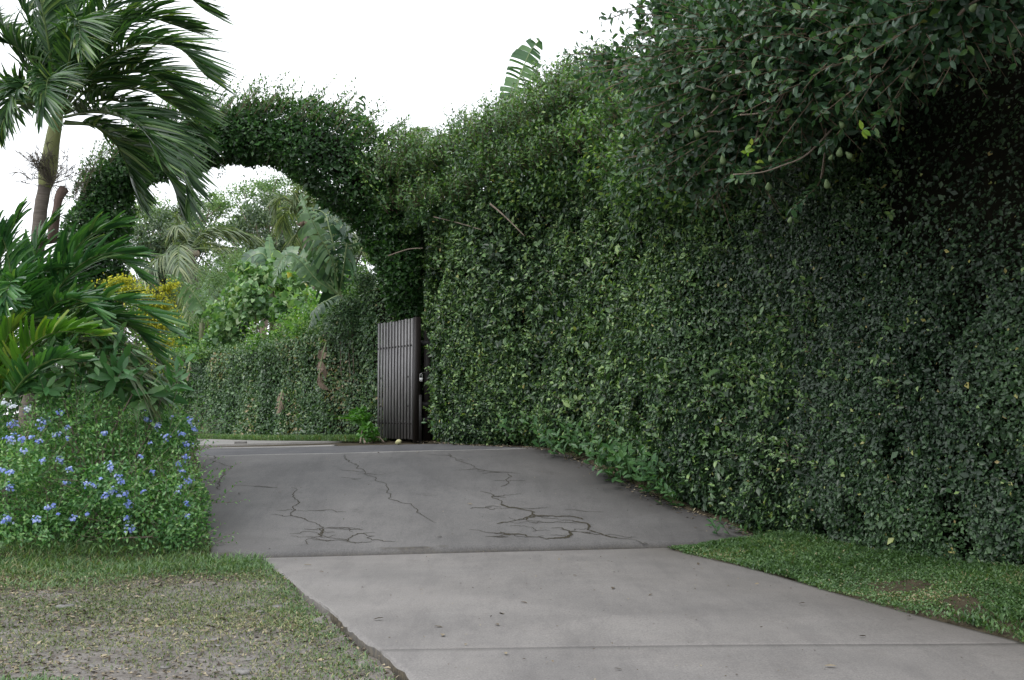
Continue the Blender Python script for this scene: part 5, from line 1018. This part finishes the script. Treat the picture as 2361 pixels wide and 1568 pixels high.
# tufts: in cracks, on the near dirt, weeds at the slab corner
g = Geo()
for w, pl in CRACK3:
    if w > .017:
        q = spline(pl, 40); q = q[rng.uniform(0, 1, 40) < (.8 if w > .03 else .35)]; q = np.repeat(q, 3, 0) + rng.normal(0, .012, (len(q) * 3, 3)) * A([1, 1, 0])
        if len(q): q[:, 2] = H(q[:, 0], q[:, 1]) - .03; g.add(*blades(q, rng.uniform(.025, .05, len(q)), .003, .9, rng.uniform(0, 1, len(q))))
tag(g.build("crack_moss", M['grassdry'], origin=(1, 16, .2), kind="stuff"), "dry grass tufts rooted in the ramp cracks", "grass")
g = Geo()
for u, v, r, n, h_ in ((110,1545,.16,240,.07),(40,1540,.14,180,.06),(160,1562,.16,220,.07),(525,1300,.2,260,.08),(465,1310,.2,240,.09),(330,1310,.3,400,.12),(180,1290,.3,400,.16),(60,1300,.3,400,.14),(430,1275,.25,300,.14),(700,1385,.12,120,.05),(90,1340,.3,300,.09),(560,1310,.15,160,.06)):
    p = ground_px(u, v); q = p + rng.normal(0, r, (n, 3)) * A([1, .6, 0]); ok = ~in_drive(q[:, 0], q[:, 1]); q = q[ok]; q[:, 2] = G(q[:, 0], q[:, 1]); g.add(*blades(q, rng.uniform(.3, 1.1, len(q)) * h_, .005, 1.0, rng.uniform(0, 1, len(q))))
tag(g.build("grass_tufts", M['grass'], origin=(-4, 12, 0), kind="stuff"), "ragged taller grass tufts dotted over the dirt forecourt", "grass")
# leaf litter
def litter(name, label, x, y, zf, n_lo, ls):
    n = len(x); P = np.stack([x, y, zf(x, y) + .006], 1); g = Geo(); U = nrm(np.c_[rng.normal(0, 1, (n, 2)), rng.normal(0, .18, n)])
    g.add(*leaves(P, nrm(UP + rng.normal(0, .28, (n, 3))), U, ls * rng.uniform(.5, 1.4, n), rng.uniform(.3, .6, n), T4, rng.uniform(0, 1, n)))
    tag(g.build(name, M['litter'], origin=P.mean(0) * A([1, 1, 0]), kind="stuff"), label, "leaf litter")
x, y = scatter(90000, -8, .2, 4.6, 13.6); m = (x < xl(y) - .02) & (np.abs(x) < y * .48 + .5) & ~in_drive(x, y); x, y = x[m], y[m]
d_ = waves(np.stack([x * .7, y * 1.3, 0 * x], 1), 1.6, 291) + .6 - .9 * (y < 7.9) ; m = rng.uniform(0, 1, len(x)) < np.clip(.10 + .34 * d_, .04, .7); litter("fallen_leaf_litter", "brown dry leaf litter strewn over the dirt forecourt", x[m], y[m], G, 0, .042)
sI = rng.uniform(0, hs[np.argmin(np.abs(hd - 14.9))], 1500); q = np.stack([np.interp(sI, hs, HC[:, k] + hN[:, k] * 0) for k in (0, 1)], 1) + np.stack([np.interp(sI, hs, hN[:, k]) for k in (0, 1)], 1) * np.abs(rng.normal(0, .13, (len(sI), 1))); litter("hedge_foot_litter", "strip of dry leaf litter along the foot of the fig hedge on the ramp", q[:, 0], q[:, 1], lambda a, b: H(a, b) + .004, 0, .05)
# single leaves lying on the concrete
lv_, lf_, _ = leaves(A([[0, 0, 0.]]), A([[0, 0, 1.]]), A([[0, 1., .05]]), .09, .4, TLANCE, A([.4])); ml = make_mesh("fallen_leaf", lv_, lf_, M['litter'], {"rnd": np.full(len(lv_), .25)})
ml2 = make_mesh("fallen_leaf", lv_, lf_, M['litter'], {"rnd": np.full(len(lv_), .7)})
LEAFPX = [(1415,1357),(1165,1508),(1505,1372),(1160,1418),(1150,1445),(1020,1470),(1000,1447),(860,1432),(735,1320),(700,1305),(1330,1330),(1740,1350),(1610,1300),(1290,1290),(1415,1545),(1900,1540),(1980,1470),(2100,1425),(1200,1390),(1840,1395)]
for k, (u, v) in enumerate(LEAFPX):
    p = ground_px(u, v); o = bpy.data.objects.new("fallen_leaf", ml if k % 2 == 0 else ml2); link(o); o.location = (p[0], p[1], .012); o.rotation_euler = (rng.normal(0, .15), rng.normal(0, .25), rng.uniform(0, 6)); s = rng.uniform(.5, 1.1); o.scale = (s, s, s)
    tag(o, "small dry leaf lying on the lower concrete slab", "leaf", "dry leaves on the lower slab")
for k, (u, v) in enumerate([(642,1137),(1600,1220),(1480,1135),(1020,1240),(1090,1165),(1680,1222),(1240,1240),(550,1140),(960,1045),(875,1046)]):
    p = on_H(u, v); o = bpy.data.objects.new("fallen_leaf", ml if k % 2 else ml2); link(o); o.location = (p[0], p[1], p[2] + .012); o.rotation_euler = (.15, rng.normal(0, .2), rng.uniform(0, 6)); s = rng.uniform(.5, 1.0); o.scale = (s, s, s)
    tag(o, "small dry leaf lying on the cracked ramp", "leaf", "dry leaves on the ramp")
p = on_H(918, 1026); o = obj("fallen_fig", *[(lambda a: (a[0] * A([1.1, 1.1, 1.1]), a[1]))(lathe([(.001, -.05), (.03, -.04), (.045, 0), (.04, .035), (.02, .06), (.001, .07)], 9))][0], M['fruit_pale'], attrs={}, sm=True); o.location = tuple(p + A([0, 0, .05])); o.rotation_euler = (1.2, .3, .8); tag(o, "pale fallen fig lying on the ramp crest before the gate", "fruit")
p = on_H(555, 1024); V, Fc = box(p + UP * .03, A([.12, 0, 0]), A([0, .05, 0]), UP * .025, .01); tag(obj("brick", V, Fc, M['stone'], origin=p), "dark flat brick lying on the road edge beyond the arch", "brick")
x, y = scatter(900, -3, 4.5, 4.5, 20); m = in_drive(x, y, -.1); x, y = x[m], y[m]; litter("paving_specks", "tiny dry leaf scraps and twig bits scattered on the driveway", x, y, lambda a, b: H(a, b) + .004, 0, .022)
# stones
ico_v, ico_f = lathe([(.001, -.5), (.55, -.35), (.95, 0), (.7, .38), (.001, .5)], 7)
for k in range(34):
    u, v = rng.uniform(10, 640), rng.uniform(1390, 1560)
    if k < 6: u, v = [(150,1400),(640,1395),(600,1405),(660,1388),(440,1555),(560,1530)][k]
    p = ground_px(u, v, -.06)
    if in_drive(p[:1], p[1:2])[0]: continue
    s = rng.uniform(.012, .03) * (2.2 if k < 6 else 1); V = ico_v * A([s * rng.uniform(1, 2.2), s * rng.uniform(.8, 1.4), s * .8]) * rng.uniform(.85, 1.15, (len(ico_v), 1)); a = rng.uniform(0, 3); R_ = A([[math.cos(a), -math.sin(a), 0], [math.sin(a), math.cos(a), 0], [0, 0, 1]])
    p[2] = G(p[:1], p[1:2])[0] + s * .1; tag(obj("stone", V @ R_.T + p, ico_f, M['stone'], origin=p), "larger grey stone half sunk in the dirt forecourt" if k < 6 else "small grey pebble in the dirt forecourt", "stone", "larger stones" if k < 6 else "pebbles in the dirt")
n = 5200; x, y = scatter(n, -6, .2, 4.6, 11); m = (x < xl(y) - .05) & (np.abs(x) < y * .47 + .4); x, y = x[m], y[m]; n = len(x); g = Geo(); s = rng.uniform(.004, .012, n)
tet = A([[1, 0, 0], [-.5, .87, 0], [-.5, -.87, 0], [.1, .1, .9]]); V = np.stack([x, y, G(x, y)], 1)[:, None] + tet[None] * s[:, None, None] * rng.uniform(.7, 1.4, (n, 4, 1)); g.add(V.reshape(-1, 3), (A([[0, 1, 3], [1, 2, 3], [2, 0, 3]])[None] + (np.arange(n) * 4)[:, None, None]).reshape(-1, 3))
tag(g.build("gravel", M['stone'], origin=(-3, 8, 0), kind="stuff"), "fine grey gravel scattered in the forecourt dirt", "gravel")
# overhead wire
P = spline(ats([(300,150,60),(700,185,60),(1100,203,60),(1700,205,60)]), 30); V, Fc = tube(P, .008, 4)
tag(obj("overhead_wire", V, Fc, M['wire'], origin=P[0], sm=True), "thin overhead wire crossing the white sky above the arch", "wire")
